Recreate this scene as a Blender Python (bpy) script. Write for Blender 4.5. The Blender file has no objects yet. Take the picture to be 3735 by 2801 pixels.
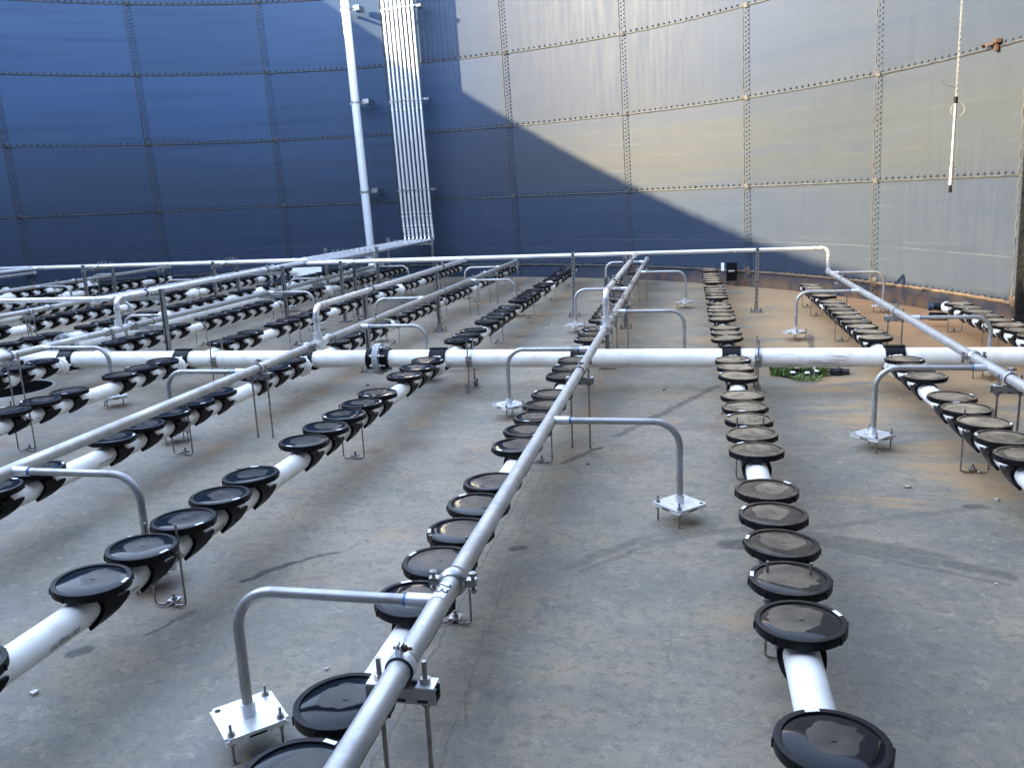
import bpy, bmesh, math, random
from mathutils import Vector, Matrix
R_ = math.radians
random.seed(7)
scene = bpy.context.scene
COL = scene.collection

# ------------------------------------------------------------------ camera, sky, sun, exposure
CAM_H = 1.6
cam_d = bpy.data.cameras.new('camera'); cam = bpy.data.objects.new('camera', cam_d); COL.objects.link(cam)
scene.camera = cam
cam_d.sensor_fit = 'HORIZONTAL'; cam_d.sensor_width = 36.0; cam_d.lens = 36.0 * 3084.96 / 3735.0
cam_d.clip_start = 0.02; cam_d.clip_end = 500.0
PIT, ROLL, HEAD = 0.21732, -0.04226, -0.21045
fw = Vector((math.sin(HEAD)*math.cos(PIT), math.cos(HEAD)*math.cos(PIT), -math.sin(PIT)))
r0 = Vector((math.cos(HEAD), -math.sin(HEAD), 0)); u0 = r0.cross(fw)
cr = math.cos(ROLL)*r0 + math.sin(ROLL)*u0; cu = -math.sin(ROLL)*r0 + math.cos(ROLL)*u0
cam.matrix_world = Matrix(((cr.x, cu.x, -fw.x, 0), (cr.y, cu.y, -fw.y, 0), (cr.z, cu.z, -fw.z, CAM_H), (0, 0, 0, 1)))

SUN_AZ, SUN_EL = R_(-112.0), R_(20.3)
sunvec = Vector((math.sin(SUN_AZ)*math.cos(SUN_EL), math.cos(SUN_AZ)*math.cos(SUN_EL), math.sin(SUN_EL)))
world = bpy.data.worlds.new('World'); scene.world = world; world.use_nodes = True
wn = world.node_tree; wn.nodes.clear()
sky = wn.nodes.new('ShaderNodeTexSky'); sky.sky_type = 'NISHITA'; sky.sun_disc = False
sky.sun_elevation = SUN_EL; sky.sun_rotation = SUN_AZ; sky.altitude = 200; sky.air_density = 1.0; sky.dust_density = 0.6; sky.ozone_density = 1.6
bg = wn.nodes.new('ShaderNodeBackground'); bg.inputs['Strength'].default_value = 0.15
wo = wn.nodes.new('ShaderNodeOutputWorld')
hs = wn.nodes.new('ShaderNodeHueSaturation'); hs.inputs['Saturation'].default_value = 0.72
wn.links.new(sky.outputs[0], hs.inputs['Color']); wn.links.new(hs.outputs[0], bg.inputs[0]); wn.links.new(bg.outputs[0], wo.inputs[0])
sl = bpy.data.lights.new('sun', 'SUN'); sl.energy = 2.0; sl.angle = R_(0.53); sl.color = (1.0, 0.79, 0.47)
so = bpy.data.objects.new('sun', sl); COL.objects.link(so)
so.rotation_euler = (-sunvec).to_track_quat('-Z', 'Y').to_euler(); so.location = sunvec*40
scene.view_settings.view_transform = 'Standard'; scene.view_settings.look = 'None'
scene.view_settings.exposure = 3.7; scene.view_settings.gamma = 1.0
scene.cycles.use_denoising = True
scene.cycles.max_bounces = 8; scene.cycles.diffuse_bounces = 5; scene.cycles.glossy_bounces = 4

# ------------------------------------------------------------------ materials
def nt(name):
    m = bpy.data.materials.new(name); m.use_nodes = True
    n = m.node_tree; b = n.nodes['Principled BSDF']
    return m, n, b
def N(n, t, **k):
    x = n.nodes.new(t)
    for a, v in k.items(): setattr(x, a, v)
    return x
def L(n, a, b): n.links.new(a, b)
def val(n, x, s):
    if isinstance(x, (int, float)): s.default_value = x
    elif isinstance(x, tuple): s.default_value = x
    else: n.links.new(x, s)
def math_(n, op, a, b=0.0, c=None, clamp=False):
    m = N(n, 'ShaderNodeMath', operation=op, use_clamp=clamp)
    val(n, a, m.inputs[0]); val(n, b, m.inputs[1])
    if c is not None: val(n, c, m.inputs[2])
    return m.outputs[0]
def sstep(n, x, a, b, lo=0.0, hi=1.0):
    m = N(n, 'ShaderNodeMapRange', interpolation_type='SMOOTHSTEP')
    val(n, x, m.inputs[0]); m.inputs[1].default_value = a; m.inputs[2].default_value = b
    m.inputs[3].default_value = lo; m.inputs[4].default_value = hi
    return m.outputs[0]
def mixc(n, f, a, b, blend='MIX'):
    m = N(n, 'ShaderNodeMix', data_type='RGBA', blend_type=blend)
    val(n, f, m.inputs[0])
    val(n, a if not (isinstance(a, tuple) and len(a) == 3) else a+(1,), m.inputs[6])
    val(n, b if not (isinstance(b, tuple) and len(b) == 3) else b+(1,), m.inputs[7])
    return m.outputs[2]
def noise(n, vec, scale, detail=4.0, rough=0.55, dist=0.0):
    t = N(n, 'ShaderNodeTexNoise'); val(n, vec, t.inputs['Vector'])
    t.inputs['Scale'].default_value = scale; t.inputs['Detail'].default_value = detail
    t.inputs['Roughness'].default_value = rough; t.inputs['Distortion'].default_value = dist
    return t.outputs[0]
def wpos(n):
    return N(n, 'ShaderNodeNewGeometry').outputs['Position']
def opos(n):
    return N(n, 'ShaderNodeTexCoord').outputs['Object']
def scaled(n, vec, s, off=(0, 0, 0)):
    m = N(n, 'ShaderNodeMapping'); val(n, vec, m.inputs[0]); m.inputs[3].default_value = s; m.inputs[1].default_value = off
    return m.outputs[0]
def bump(n, b, h, strength=0.3, dist=0.01):
    bp = N(n, 'ShaderNodeBump'); bp.inputs['Strength'].default_value = strength; bp.inputs['Distance'].default_value = dist
    L(n, h, bp.inputs['Height']); L(n, bp.outputs[0], b.inputs['Normal'])
def simple(name, col, rough=0.5, metal=0.0, var=0.15, scale=12.0, spec=0.5, coat=0.0, rvar=0.1, bumpy=0.0):
    m, n, b = nt(name)
    p = opos(n); f = noise(n, p, scale, 5)
    dark = tuple(c*(1-var) for c in col); lite = tuple(min(1, c*(1+var)) for c in col)
    L(n, mixc(n, sstep(n, f, 0.3, 0.7), dark, lite), b.inputs['Base Color'])
    val(n, sstep(n, noise(n, p, scale*2.3, 3), 0.3, 0.7, max(0.02, rough-rvar), rough+rvar), b.inputs['Roughness'])
    b.inputs['Metallic'].default_value = metal; b.inputs['Specular IOR Level'].default_value = spec
    b.inputs['Coat Weight'].default_value = coat
    if bumpy: bump(n, b, noise(n, p, scale*6, 4), bumpy, 0.002)
    return m

M = {}
# --- wall: dusty glass-coated blue steel
def wall_material():
    m, n, b = nt('glass_coated_steel')
    p = wpos(n)
    sep = N(n, 'ShaderNodeSeparateXYZ'); L(n, p, sep.inputs[0]); z = sep.outputs[2]
    streak = noise(n, scaled(n, p, (9, 9, 0.7)), 1.6, 5, 0.6)           # vertical run marks
    fine = noise(n, scaled(n, p, (30, 30, 6)), 1.0, 4, 0.6)
    band = noise(n, scaled(n, p, (0.25, 0.25, 5.5)), 1.0, 5, 0.65, 0.6)  # tide lines
    cloud = noise(n, p, 0.55, 5, 0.6)
    zz = math_(n, 'ADD', z, math_(n, 'MULTIPLY', math_(n, 'SUBTRACT', cloud, 0.5), 0.5))
    base = mixc(n, sstep(n, streak, 0.35, 0.7), (0.0200, 0.0338, 0.0630), (0.0228, 0.0365, 0.0660))
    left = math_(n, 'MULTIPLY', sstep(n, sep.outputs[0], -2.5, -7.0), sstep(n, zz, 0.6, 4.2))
    base = mixc(n, left, base, (0.0300, 0.0620, 0.1300))       # sky reflection painted in as lighter blue, high on the left
    base = mixc(n, math_(n, 'MULTIPLY', sstep(n, sep.outputs[0], 0.5, 2.6), 0.30), base, (0.050, 0.050, 0.043))   # paler grey-tan tint towards the right
    tide = math_(n, 'MULTIPLY', sstep(n, zz, 1.35, 1.95), sstep(n, zz, 2.2, 3.6, 1.0, 0.0))
    tidef = math_(n, 'MULTIPLY', tide, sstep(n, band, 0.30, 0.62, 0.25, 1.0))
    base = mixc(n, math_(n, 'MULTIPLY', math_(n, 'MULTIPLY', tidef, sstep(n, sep.outputs[0], -7.0, 0.0, 0.25, 1.0)), 0.70), base, (0.047, 0.049, 0.040))
    # pale scum lines
    wv = N(n, 'ShaderNodeTexWave', wave_type='BANDS', bands_direction='Z'); val(n, p, wv.inputs[0])
    wv.inputs['Scale'].default_value = 1.35; wv.inputs['Distortion'].default_value = 1.6; wv.inputs['Detail'].default_value = 4; wv.inputs['Detail Scale'].default_value = 1.6
    line = math_(n, 'MULTIPLY', sstep(n, wv.outputs['Fac'], 0.90, 0.99), sstep(n, noise(n, scaled(n, p, (1.2, 1.2, 6)), 1.0, 4), 0.45, 0.65))
    line = math_(n, 'MULTIPLY', line, sstep(n, z, 3.2, 2.6))
    base = mixc(n, math_(n, 'MULTIPLY', line, 0.20), base, (0.075, 0.083, 0.085))
    base = mixc(n, math_(n, 'MULTIPLY', sstep(n, band, 0.45, 0.75), 0.40), base, (0.0118, 0.0235, 0.050))
    base = mixc(n, math_(n, 'MULTIPLY', sstep(n, fine, 0.55, 0.8), 0.11), base, (0.050, 0.062, 0.080))
    ln = math_(n, 'ABSOLUTE', math_(n, 'SUBTRACT', z, math_(n, 'ADD', 0.725, math_(n, 'MULTIPLY', noise(n, scaled(n, p, (1, 1, 0)), 3.0, 3), 0.03))))
    base = mixc(n, math_(n, 'MULTIPLY', sstep(n, ln, 0.009, 0.003), sstep(n, noise(n, p, 1.3, 3), 0.3, 0.6, 0.1, 0.55)), base, (0.085, 0.095, 0.090))
    drip = math_(n, 'MULTIPLY', sstep(n, noise(n, scaled(n, p, (16, 16, 0.35)), 1.3, 3, 0.5), 0.66, 0.74), sstep(n, noise(n, p, 1.1, 2), 0.5, 0.62))
    base = mixc(n, math_(n, 'MULTIPLY', drip, 0.07), base, (0.085, 0.098, 0.115))
    # old repair spots
    vo = N(n, 'ShaderNodeTexVoronoi'); val(n, p, vo.inputs['Vector']); vo.inputs['Scale'].default_value = 1.5
    spot = math_(n, 'MULTIPLY', sstep(n, vo.outputs['Distance'], 0.060, 0.045), sstep(n, noise(n, p, 0.9, 1), 0.50, 0.55))
    vo2 = N(n, 'ShaderNodeTexVoronoi'); val(n, p, vo2.inputs['Vector']); vo2.inputs['Scale'].default_value = 4.2
    spot2 = math_(n, 'MULTIPLY', sstep(n, vo2.outputs['Distance'], 0.085, 0.06), sstep(n, noise(n, p, 1.7, 1), 0.60, 0.63))
    low = sstep(n, z, 2.0, 1.0)
    sp = math_(n, 'MULTIPLY', math_(n, 'MAXIMUM', spot, spot2), math_(n, 'ADD', math_(n, 'MULTIPLY', low, 0.55), 0.15))
    base = mixc(n, sp, base, (0.006, 0.008, 0.010))
    oi = N(n, 'ShaderNodeObjectInfo')                       # sheets differ a little in tone
    base = mixc(n, math_(n, 'MULTIPLY', oi.outputs['Random'], 0.30), base, (0.016, 0.024, 0.040))
    # rust and mud at the foot of the wall
    foot = math_(n, 'MULTIPLY', sstep(n, z, 0.30, 0.02), sstep(n, sep.outputs[0], -3.0, 1.8))
    foot = math_(n, 'MULTIPLY', foot, sstep(n, noise(n, scaled(n, p, (2, 2, 1)), 2.0, 5), 0.30, 0.62))
    base = mixc(n, math_(n, 'MULTIPLY', foot, 0.9), base, (0.16, 0.095, 0.048))
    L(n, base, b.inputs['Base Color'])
    val(n, sstep(n, streak, 0.3, 0.7, 0.50, 0.60), b.inputs['Roughness'])
    b.inputs['Specular IOR Level'].default_value = 0.22
    bump(n, b, noise(n, p, 0.8, 2), 0.15, 0.05)
    return m
M['wall'] = wall_material()

def bead_material():
    m, n, b = nt('seam_sealant')
    p = wpos(n); sep = N(n, 'ShaderNodeSeparateXYZ'); L(n, p, sep.inputs[0])
    f = noise(n, p, 7, 4)
    c = mixc(n, sstep(n, f, 0.35, 0.65), (0.013, 0.015, 0.017), (0.030, 0.030, 0.029))
    rust = math_(n, 'MULTIPLY', sstep(n, sep.outputs[2], 0.42, 0.30), sstep(n, sep.outputs[0], -1.0, 2.6))
    c = mixc(n, math_(n, 'MULTIPLY', rust, sstep(n, f, 0.2, 0.55)), c, (0.13, 0.088, 0.048))
    L(n, c, b.inputs['Base Color']); b.inputs['Roughness'].default_value = 0.6
    return m
M['bead'] = bead_material()
M['boltcap'] = simple('bolt_caps', (0.034, 0.042, 0.054), 0.75, 0, 0.25, 20, 0.15)

# --- floor
STAINS = [  # x0,y0,x1,y1,radius,strength
    (-1.92, 3.13, -1.78, 3.34, 0.022, 1.0), (-1.78, 3.34, -1.62, 3.47, 0.015, 0.9), (-2.06, 2.63, -2.02, 2.76, 0.012, 0.8), (-2.00, 2.78, -1.97, 2.84, 0.022, 0.7), (-2.25, 2.47, -2.22, 2.50, 0.032, 1.0),
    (-0.47, 5.50, 0.24, 7.05, 0.035, 0.75), (-0.74, 4.90, -0.55, 5.24, 0.024, 0.9), (-0.79, 3.60, -0.76, 3.62, 0.036, 1.0),
    (-0.53, 3.42, -0.20, 3.80, 0.035, 0.45), (-0.45, 3.40, -0.16, 3.72, 0.020, 0.4), (-0.20, 3.72, 0.30, 3.98, 0.035, 0.40), (-0.05, 3.86, 0.65, 4.02, 0.030, 0.35),
    (0.42, 3.98, 1.10, 3.72, 0.040, 0.45), (0.55, 3.86, 1.30, 3.55, 0.045, 0.50), (0.62, 3.78, 1.25, 3.46, 0.018, 0.45), (0.66, 4.02, 1.45, 4.36, 0.032, 0.35), (0.18, 3.76, 0.25, 3.77, 0.060, 0.85),
    (1.38, 4.35, 1.43, 4.36, 0.04, 0.7), (1.15, 8.20, 1.30, 9.60, 0.035, 0.75), (-2.6, 5.6, -2.3, 5.7, 0.03, 0.5), (-1.95, 9.6, -1.75, 9.65, 0.06, 0.6), (-1.3, 9.2, -1.1, 9.22, 0.05, 0.5),
    (-2.3, 7.6, -2.0, 7.7, 0.05, 0.5), (-1.2, 8.3, -1.05, 8.32, 0.05, 0.45), (-4.5, 8.8, -3.6, 9.0, 0.08, 0.4), (-0.895, 1.2, -0.905, 4.6, 0.0042, 0.55), (-0.70, 2.0, -0.84, 4.7, 0.0034, 0.40)]
def floor_material():
    m, n, b = nt('tank_floor_concrete')
    p = wpos(n); sep = N(n, 'ShaderNodeSeparateXYZ'); L(n, p, sep.inputs[0]); x, y = sep.outputs[0], sep.outputs[1]
    big = noise(n, p, 0.7, 6, 0.6, 0.4); mid = noise(n, p, 2.6, 6, 0.62, 0.5); fine = noise(n, p, 22, 5, 0.65)
    grain = noise(n, p, 120, 3, 0.6); trow = noise(n, scaled(n, p, (3.0, 9.0, 1)), 1.2, 6, 0.65, 0.8)
    blot = noise(n, p, 5.5, 7, 0.72, 0.7)
    c = mixc(n, sstep(n, big, 0.34, 0.66), (0.165, 0.149, 0.120), (0.277, 0.225, 0.154))
    c = mixc(n, math_(n, 'MULTIPLY', sstep(n, trow, 0.44, 0.70), 0.50), c, (0.123, 0.116, 0.102))
    c = mixc(n, math_(n, 'MULTIPLY', sstep(n, mid, 0.50, 0.70), 0.60), c, (0.303, 0.243, 0.156))
    c = mixc(n, math_(n, 'MULTIPLY', sstep(n, blot, 0.48, 0.66), 0.42), c, (0.110, 0.102, 0.089))
    c = mixc(n, math_(n, 'MULTIPLY', sstep(n, noise(n, p, 11, 7, 0.75, 0.5), 0.52, 0.66), 0.60), c, (0.330, 0.279, 0.201))
    c = mixc(n, math_(n, 'MULTIPLY', sstep(n, fine, 0.48, 0.66), 0.50), c, (0.094, 0.083, 0.070))
    wr = noise(n, scaled(n, p, (14, 30, 1)), 1.6, 6, 0.7, 1.6)          # short dark trowel wrinkles
    c = mixc(n, math_(n, 'MULTIPLY', sstep(n, wr, 0.56, 0.66), 0.70), c, (0.083, 0.076, 0.067))
    # tan silt: everywhere a little, much on the right beyond the header
    zone = math_(n, 'MULTIPLY', sstep(n, x, -0.9, 2.0), sstep(n, y, 4.0, 9.0))
    zone2 = math_(n, 'MULTIPLY', sstep(n, x, 0.7, 1.25), math_(n, 'MULTIPLY', sstep(n, x, 1.9, 1.5), sstep(n, y, 4.0, 4.8)))
    zone = math_(n, 'MAXIMUM', zone, math_(n, 'MULTIPLY', zone2, 0.6))
    thr = math_(n, 'SUBTRACT', 0.60, math_(n, 'MULTIPLY', zone, 0.34))
    siltn = noise(n, scaled(n, p, (1.0, 2.4, 1)), 1.1, 7, 0.62, 0.5)
    silt = N(n, 'ShaderNodeMapRange', interpolation_type='SMOOTHSTEP'); L(n, siltn, silt.inputs[0]); L(n, thr, silt.inputs[1]); L(n, math_(n, 'ADD', thr, 0.14), silt.inputs[2])
    c = mixc(n, math_(n, 'MULTIPLY', silt.outputs[0], 0.70), c, (0.382, 0.234, 0.104))
    redz = math_(n, 'MULTIPLY', sstep(n, x, 1.5, 2.3), sstep(n, y, 6.9, 8.3))
    c = mixc(n, math_(n, 'MULTIPLY', redz, sstep(n, mid, 0.3, 0.6, 0.35, 0.75)), c, (0.340, 0.158, 0.057))
    brown = math_(n, 'MULTIPLY', sstep(n, noise(n, p, 1.35, 5, 0.6), 0.56, 0.70), sstep(n, y, 3.6, 5.2))
    c = mixc(n, math_(n, 'MULTIPLY', brown, 0.5), c, (0.160, 0.088, 0.040))
    # silt tracks under each row of discs and dark line along the header
    ph = math_(n, 'PINGPONG', math_(n, 'SUBTRACT', x, 0.335+0.16), 0.6085)
    row = math_(n, 'MULTIPLY', sstep(n, ph, 0.13, 0.02), math_(n, 'MULTIPLY', sstep(n, y, 3.0, 6.0), sstep(n, siltn, 0.42, 0.58)))
    c = mixc(n, math_(n, 'MULTIPLY', row, 0.34), c, (0.359, 0.196, 0.078))
    hl = math_(n, 'MULTIPLY', sstep(n, math_(n, 'ABSOLUTE', math_(n, 'SUBTRACT', y, math_(n, 'ADD', 6.05, math_(n, 'MULTIPLY', mid, 0.08)))), 0.05, 0.0), sstep(n, x, -2.0, -1.0))
    c = mixc(n, math_(n, 'MULTIPLY', hl, math_(n, 'MULTIPLY', sstep(n, mid, 0.35, 0.6), 0.6)), c, (0.250, 0.134, 0.058))
    # dark scuffs and drips
    wob = N(n, 'ShaderNodeVectorMath', operation='ADD'); L(n, p, wob.inputs[0])
    nz = N(n, 'ShaderNodeTexNoise'); L(n, p, nz.inputs['Vector']); nz.inputs['Scale'].default_value = 9; nz.inputs['Detail'].default_value = 4
    ns = N(n, 'ShaderNodeVectorMath', operation='MULTIPLY_ADD'); L(n, nz.outputs['Color'], ns.inputs[0]); ns.inputs[1].default_value = (0.07, 0.07, 0); ns.inputs[2].default_value = (-0.035, -0.035, 0)
    L(n, ns.outputs[0], wob.inputs[1]); wp = wob.outputs[0]
    tot = None
    for (x0, y0, x1, y1, r, s) in STAINS:
        a = Vector((x0, y0, 0)); d = Vector((x1-x0, y1-y0, 0)); l2 = d.dot(d)
        pa = N(n, 'ShaderNodeVectorMath', operation='SUBTRACT'); L(n, wp, pa.inputs[0]); pa.inputs[1].default_value = a
        dt = N(n, 'ShaderNodeVectorMath', operation='DOT_PRODUCT'); L(n, pa.outputs[0], dt.inputs[0]); dt.inputs[1].default_value = d/l2
        h = N(n, 'ShaderNodeClamp'); L(n, dt.outputs['Value'], h.inputs[0])
        sc = N(n, 'ShaderNodeVectorMath', operation='SCALE'); sc.inputs[0].default_value = d; L(n, h.outputs[0], sc.inputs['Scale'])
        df = N(n, 'ShaderNodeVectorMath', operation='DISTANCE'); L(n, pa.outputs[0], df.inputs[0]); L(n, sc.outputs[0], df.inputs[1])
        k = math_(n, 'MULTIPLY', sstep(n, df.outputs['Value'], r*1.2, r*0.55), s)
        tot = k if tot is None else math_(n, 'MAXIMUM', tot, k)
    c = mixc(n, math_(n, 'MULTIPLY', tot, sstep(n, fine, 0.25, 0.6, 0.62, 1.0)), c, (0.044, 0.039, 0.033))
    bt = None
    for (bx, by, br) in ((-1.30, 5.92, 0.15), (-3.57, 5.15, 0.13), (-2.03, 5.05, 0.10), (-1.31, 9.85, 0.15), (-0.05, 11.9, 0.14), (1.08, 9.2, 0.14), (-1.75, 5.2, 0.20), (-2.30, 3.0, 0.13), (-0.72, 5.32, 0.14), (-1.95, 7.0, 0.22), (2.37, 11.2, 0.16)):
        dv = N(n, 'ShaderNodeVectorMath', operation='DISTANCE'); L(n, wp, dv.inputs[0]); dv.inputs[1].default_value = (bx, by, 0)
        k = sstep(n, dv.outputs['Value'], br, br*0.25); bt = k if bt is None else math_(n, 'MAXIMUM', bt, k)
    c = mixc(n, math_(n, 'MULTIPLY', bt, sstep(n, blot, 0.35, 0.6, 0.25, 0.75)), c, (0.130, 0.082, 0.048))
    # fine cracks / trowel scratches
    vo = N(n, 'ShaderNodeTexVoronoi', feature='DISTANCE_TO_EDGE'); L(n, wp, vo.inputs['Vector']); vo.inputs['Scale'].default_value = 0.9
    cr_ = math_(n, 'MULTIPLY', sstep(n, vo.outputs['Distance'], 0.006, 0.0), sstep(n, mid, 0.5, 0.62))
    c = mixc(n, math_(n, 'MULTIPLY', cr_, 0.6), c, (0.090, 0.069, 0.048))
    L(n, mixc(n, math_(n, 'MULTIPLY', sstep(n, grain, 0.4, 0.7), 0.30), c, (0.077, 0.069, 0.057)), b.inputs['Base Color'])
    val(n, sstep(n, mid, 0.3, 0.7, 0.52, 0.74), b.inputs['Roughness'])
    bump(n, b, math_(n, 'ADD', math_(n, 'MULTIPLY', fine, 0.7), grain), 0.25, 0.004)
    return m
M['floor'] = floor_material()
M['ground'] = simple('outside_ground', (0.16, 0.15, 0.11), 0.9, 0, 0.3, 0.6)

# --- pipe and hardware materials
def pvc_material():
    m, n, b = nt('white_pipe_plastic')
    p = wpos(n); f = noise(n, p, 3.2, 5, 0.6)
    c = mixc(n, sstep(n, f, 0.35, 0.7), (0.86, 0.85, 0.81), (0.79, 0.77, 0.72))
    scr = math_(n, 'MULTIPLY', sstep(n, noise(n, scaled(n, p, (2.5, 26, 40)), 1.0, 5, 0.7), 0.66, 0.74), 0.25)
    c = mixc(n, scr, c, (0.30, 0.27, 0.23))
    nrm = N(n, 'ShaderNodeNewGeometry'); sp = N(n, 'ShaderNodeSeparateXYZ'); L(n, nrm.outputs['Normal'], sp.inputs[0])
    drt = math_(n, 'MULTIPLY', sstep(n, noise(n, p, 6, 6, 0.65), 0.47, 0.66), 0.42)
    c = mixc(n, drt, c, (0.55, 0.48, 0.38))
    L(n, c, b.inputs['Base Color']); b.inputs['Roughness'].default_value = 0.33
    return m
M['pvc'] = pvc_material()
def alu_material():
    m, n, b = nt('weathered_aluminium')
    p = wpos(n); f = noise(n, p, 5, 6, 0.65, 0.4); g = noise(n, scaled(n, p, (30, 4, 30)), 1, 5)
    c = mixc(n, sstep(n, f, 0.35, 0.68), (0.55, 0.54, 0.52), (0.39, 0.38, 0.37))
    c = mixc(n, math_(n, 'MULTIPLY', sstep(n, g, 0.6, 0.72), 0.35), c, (0.30, 0.28, 0.26))
    c = mixc(n, math_(n, 'MULTIPLY', sstep(n, noise(n, p, 2.6, 6, 0.65), 0.50, 0.68), 0.45), c, (0.42, 0.355, 0.275))
    L(n, c, b.inputs['Base Color']); b.inputs['Metallic'].default_value = 0.66
    val(n, sstep(n, f, 0.3, 0.7, 0.36, 0.55), b.inputs['Roughness'])
    bump(n, b, noise(n, p, 60, 3), 0.1, 0.002)
    return m
M['alu'] = alu_material()
def galv_material():
    m, n, b = nt('galvanised_pipe'); p = opos(n)
    f = noise(n, p, 9, 6, 0.65, 0.5)
    c = mixc(n, sstep(n, f, 0.35, 0.65), (0.42, 0.42, 0.42), (0.30, 0.295, 0.285))
    c = mixc(n, math_(n, 'MULTIPLY', sstep(n, noise(n, p, 3.5, 5), 0.52, 0.68), 0.5), c, (0.36, 0.30, 0.23))
    L(n, c, b.inputs['Base Color']); b.inputs['Metallic'].default_value = 0.6
    val(n, sstep(n, f, 0.3, 0.7, 0.40, 0.56), b.inputs['Roughness']); return m
M['galv'] = galv_material()
M['stainless'] = simple('polished_stainless', (0.74, 0.74, 0.75), 0.27, 0.66, 0.02, 2, rvar=0.004)
M['strut'] = simple('brushed_strut_steel', (0.40, 0.40, 0.40), 0.34, 0.95, 0.18, 14)
M['rod'] = simple('threaded_rod_steel', (0.30, 0.28, 0.26), 0.40, 0.9, 0.25, 30)
M['plate'] = simple('mill_aluminium_plate', (0.66, 0.67, 0.69), 0.36, 0.6, 0.06, 10)
M['pad'] = simple('white_pad', (0.78, 0.78, 0.76), 0.45, 0, 0.05, 10)
M['black'] = simple('black_plastic', (0.006, 0.006, 0.008), 0.36, 0, 0.3, 20, 0.13, rvar=0.1)
M['rubber'] = simple('black_rubber', (0.012, 0.012, 0.013), 0.55, 0, 0.3, 20)
M['slot'] = simple('slot_dark', (0.008, 0.008, 0.008), 0.8, 0, 0.1, 20)
M['sticker'] = simple('white_sticker', (0.80, 0.80, 0.82), 0.5, 0, 0.05, 60)
M['ink'] = simple('black_ink', (0.02, 0.02, 0.025), 0.6, 0, 0.2, 60)
M['bluecap'] = simple('dark_blue_cap', (0.012, 0.030, 0.065), 0.5, 0, 0.2, 20)
M['bluetape'] = simple('blue_tape', (0.03, 0.14, 0.42), 0.5, 0, 0.2, 60)
M['greypvc'] = simple('grey_flange_plastic', (0.36, 0.38, 0.40), 0.42, 0, 0.08, 14)
M['rust'] = simple('rusty_iron', (0.060, 0.026, 0.013), 0.9, 0.0, 0.5, 40, bumpy=0.4)
M['darkpipe'] = simple('black_coated_pipe', (0.005, 0.005, 0.005), 0.30, 0, 0.4, 16, 0.35, bumpy=0.2)
M['leaf'] = simple('weed_leaf', (0.130, 0.200, 0.050), 0.6, 0, 0.5, 30)
M['rag'] = simple('black_rag', (0.010, 0.010, 0.012), 0.8, 0, 0.4, 40)
M['stone'] = simple('pale_gravel', (0.48, 0.45, 0.40), 0.8, 0, 0.35, 3)
M['rope'] = simple('white_rope', (0.20, 0.20, 0.19), 0.9, 0, 0.1, 40)
M['pit'] = simple('wet_pit', (0.012, 0.012, 0.013), 0.5, 0, 0.3, 8)
M['riser'] = simple('satin_steel_riser', (0.62, 0.62, 0.62), 0.38, 0.7, 0.06, 9, rvar=0.02)
M['bigriser'] = simple('white_coated_steel', (0.62, 0.64, 0.68), 0.40, 0.30, 0.04, 1.5, rvar=0.01)
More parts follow.
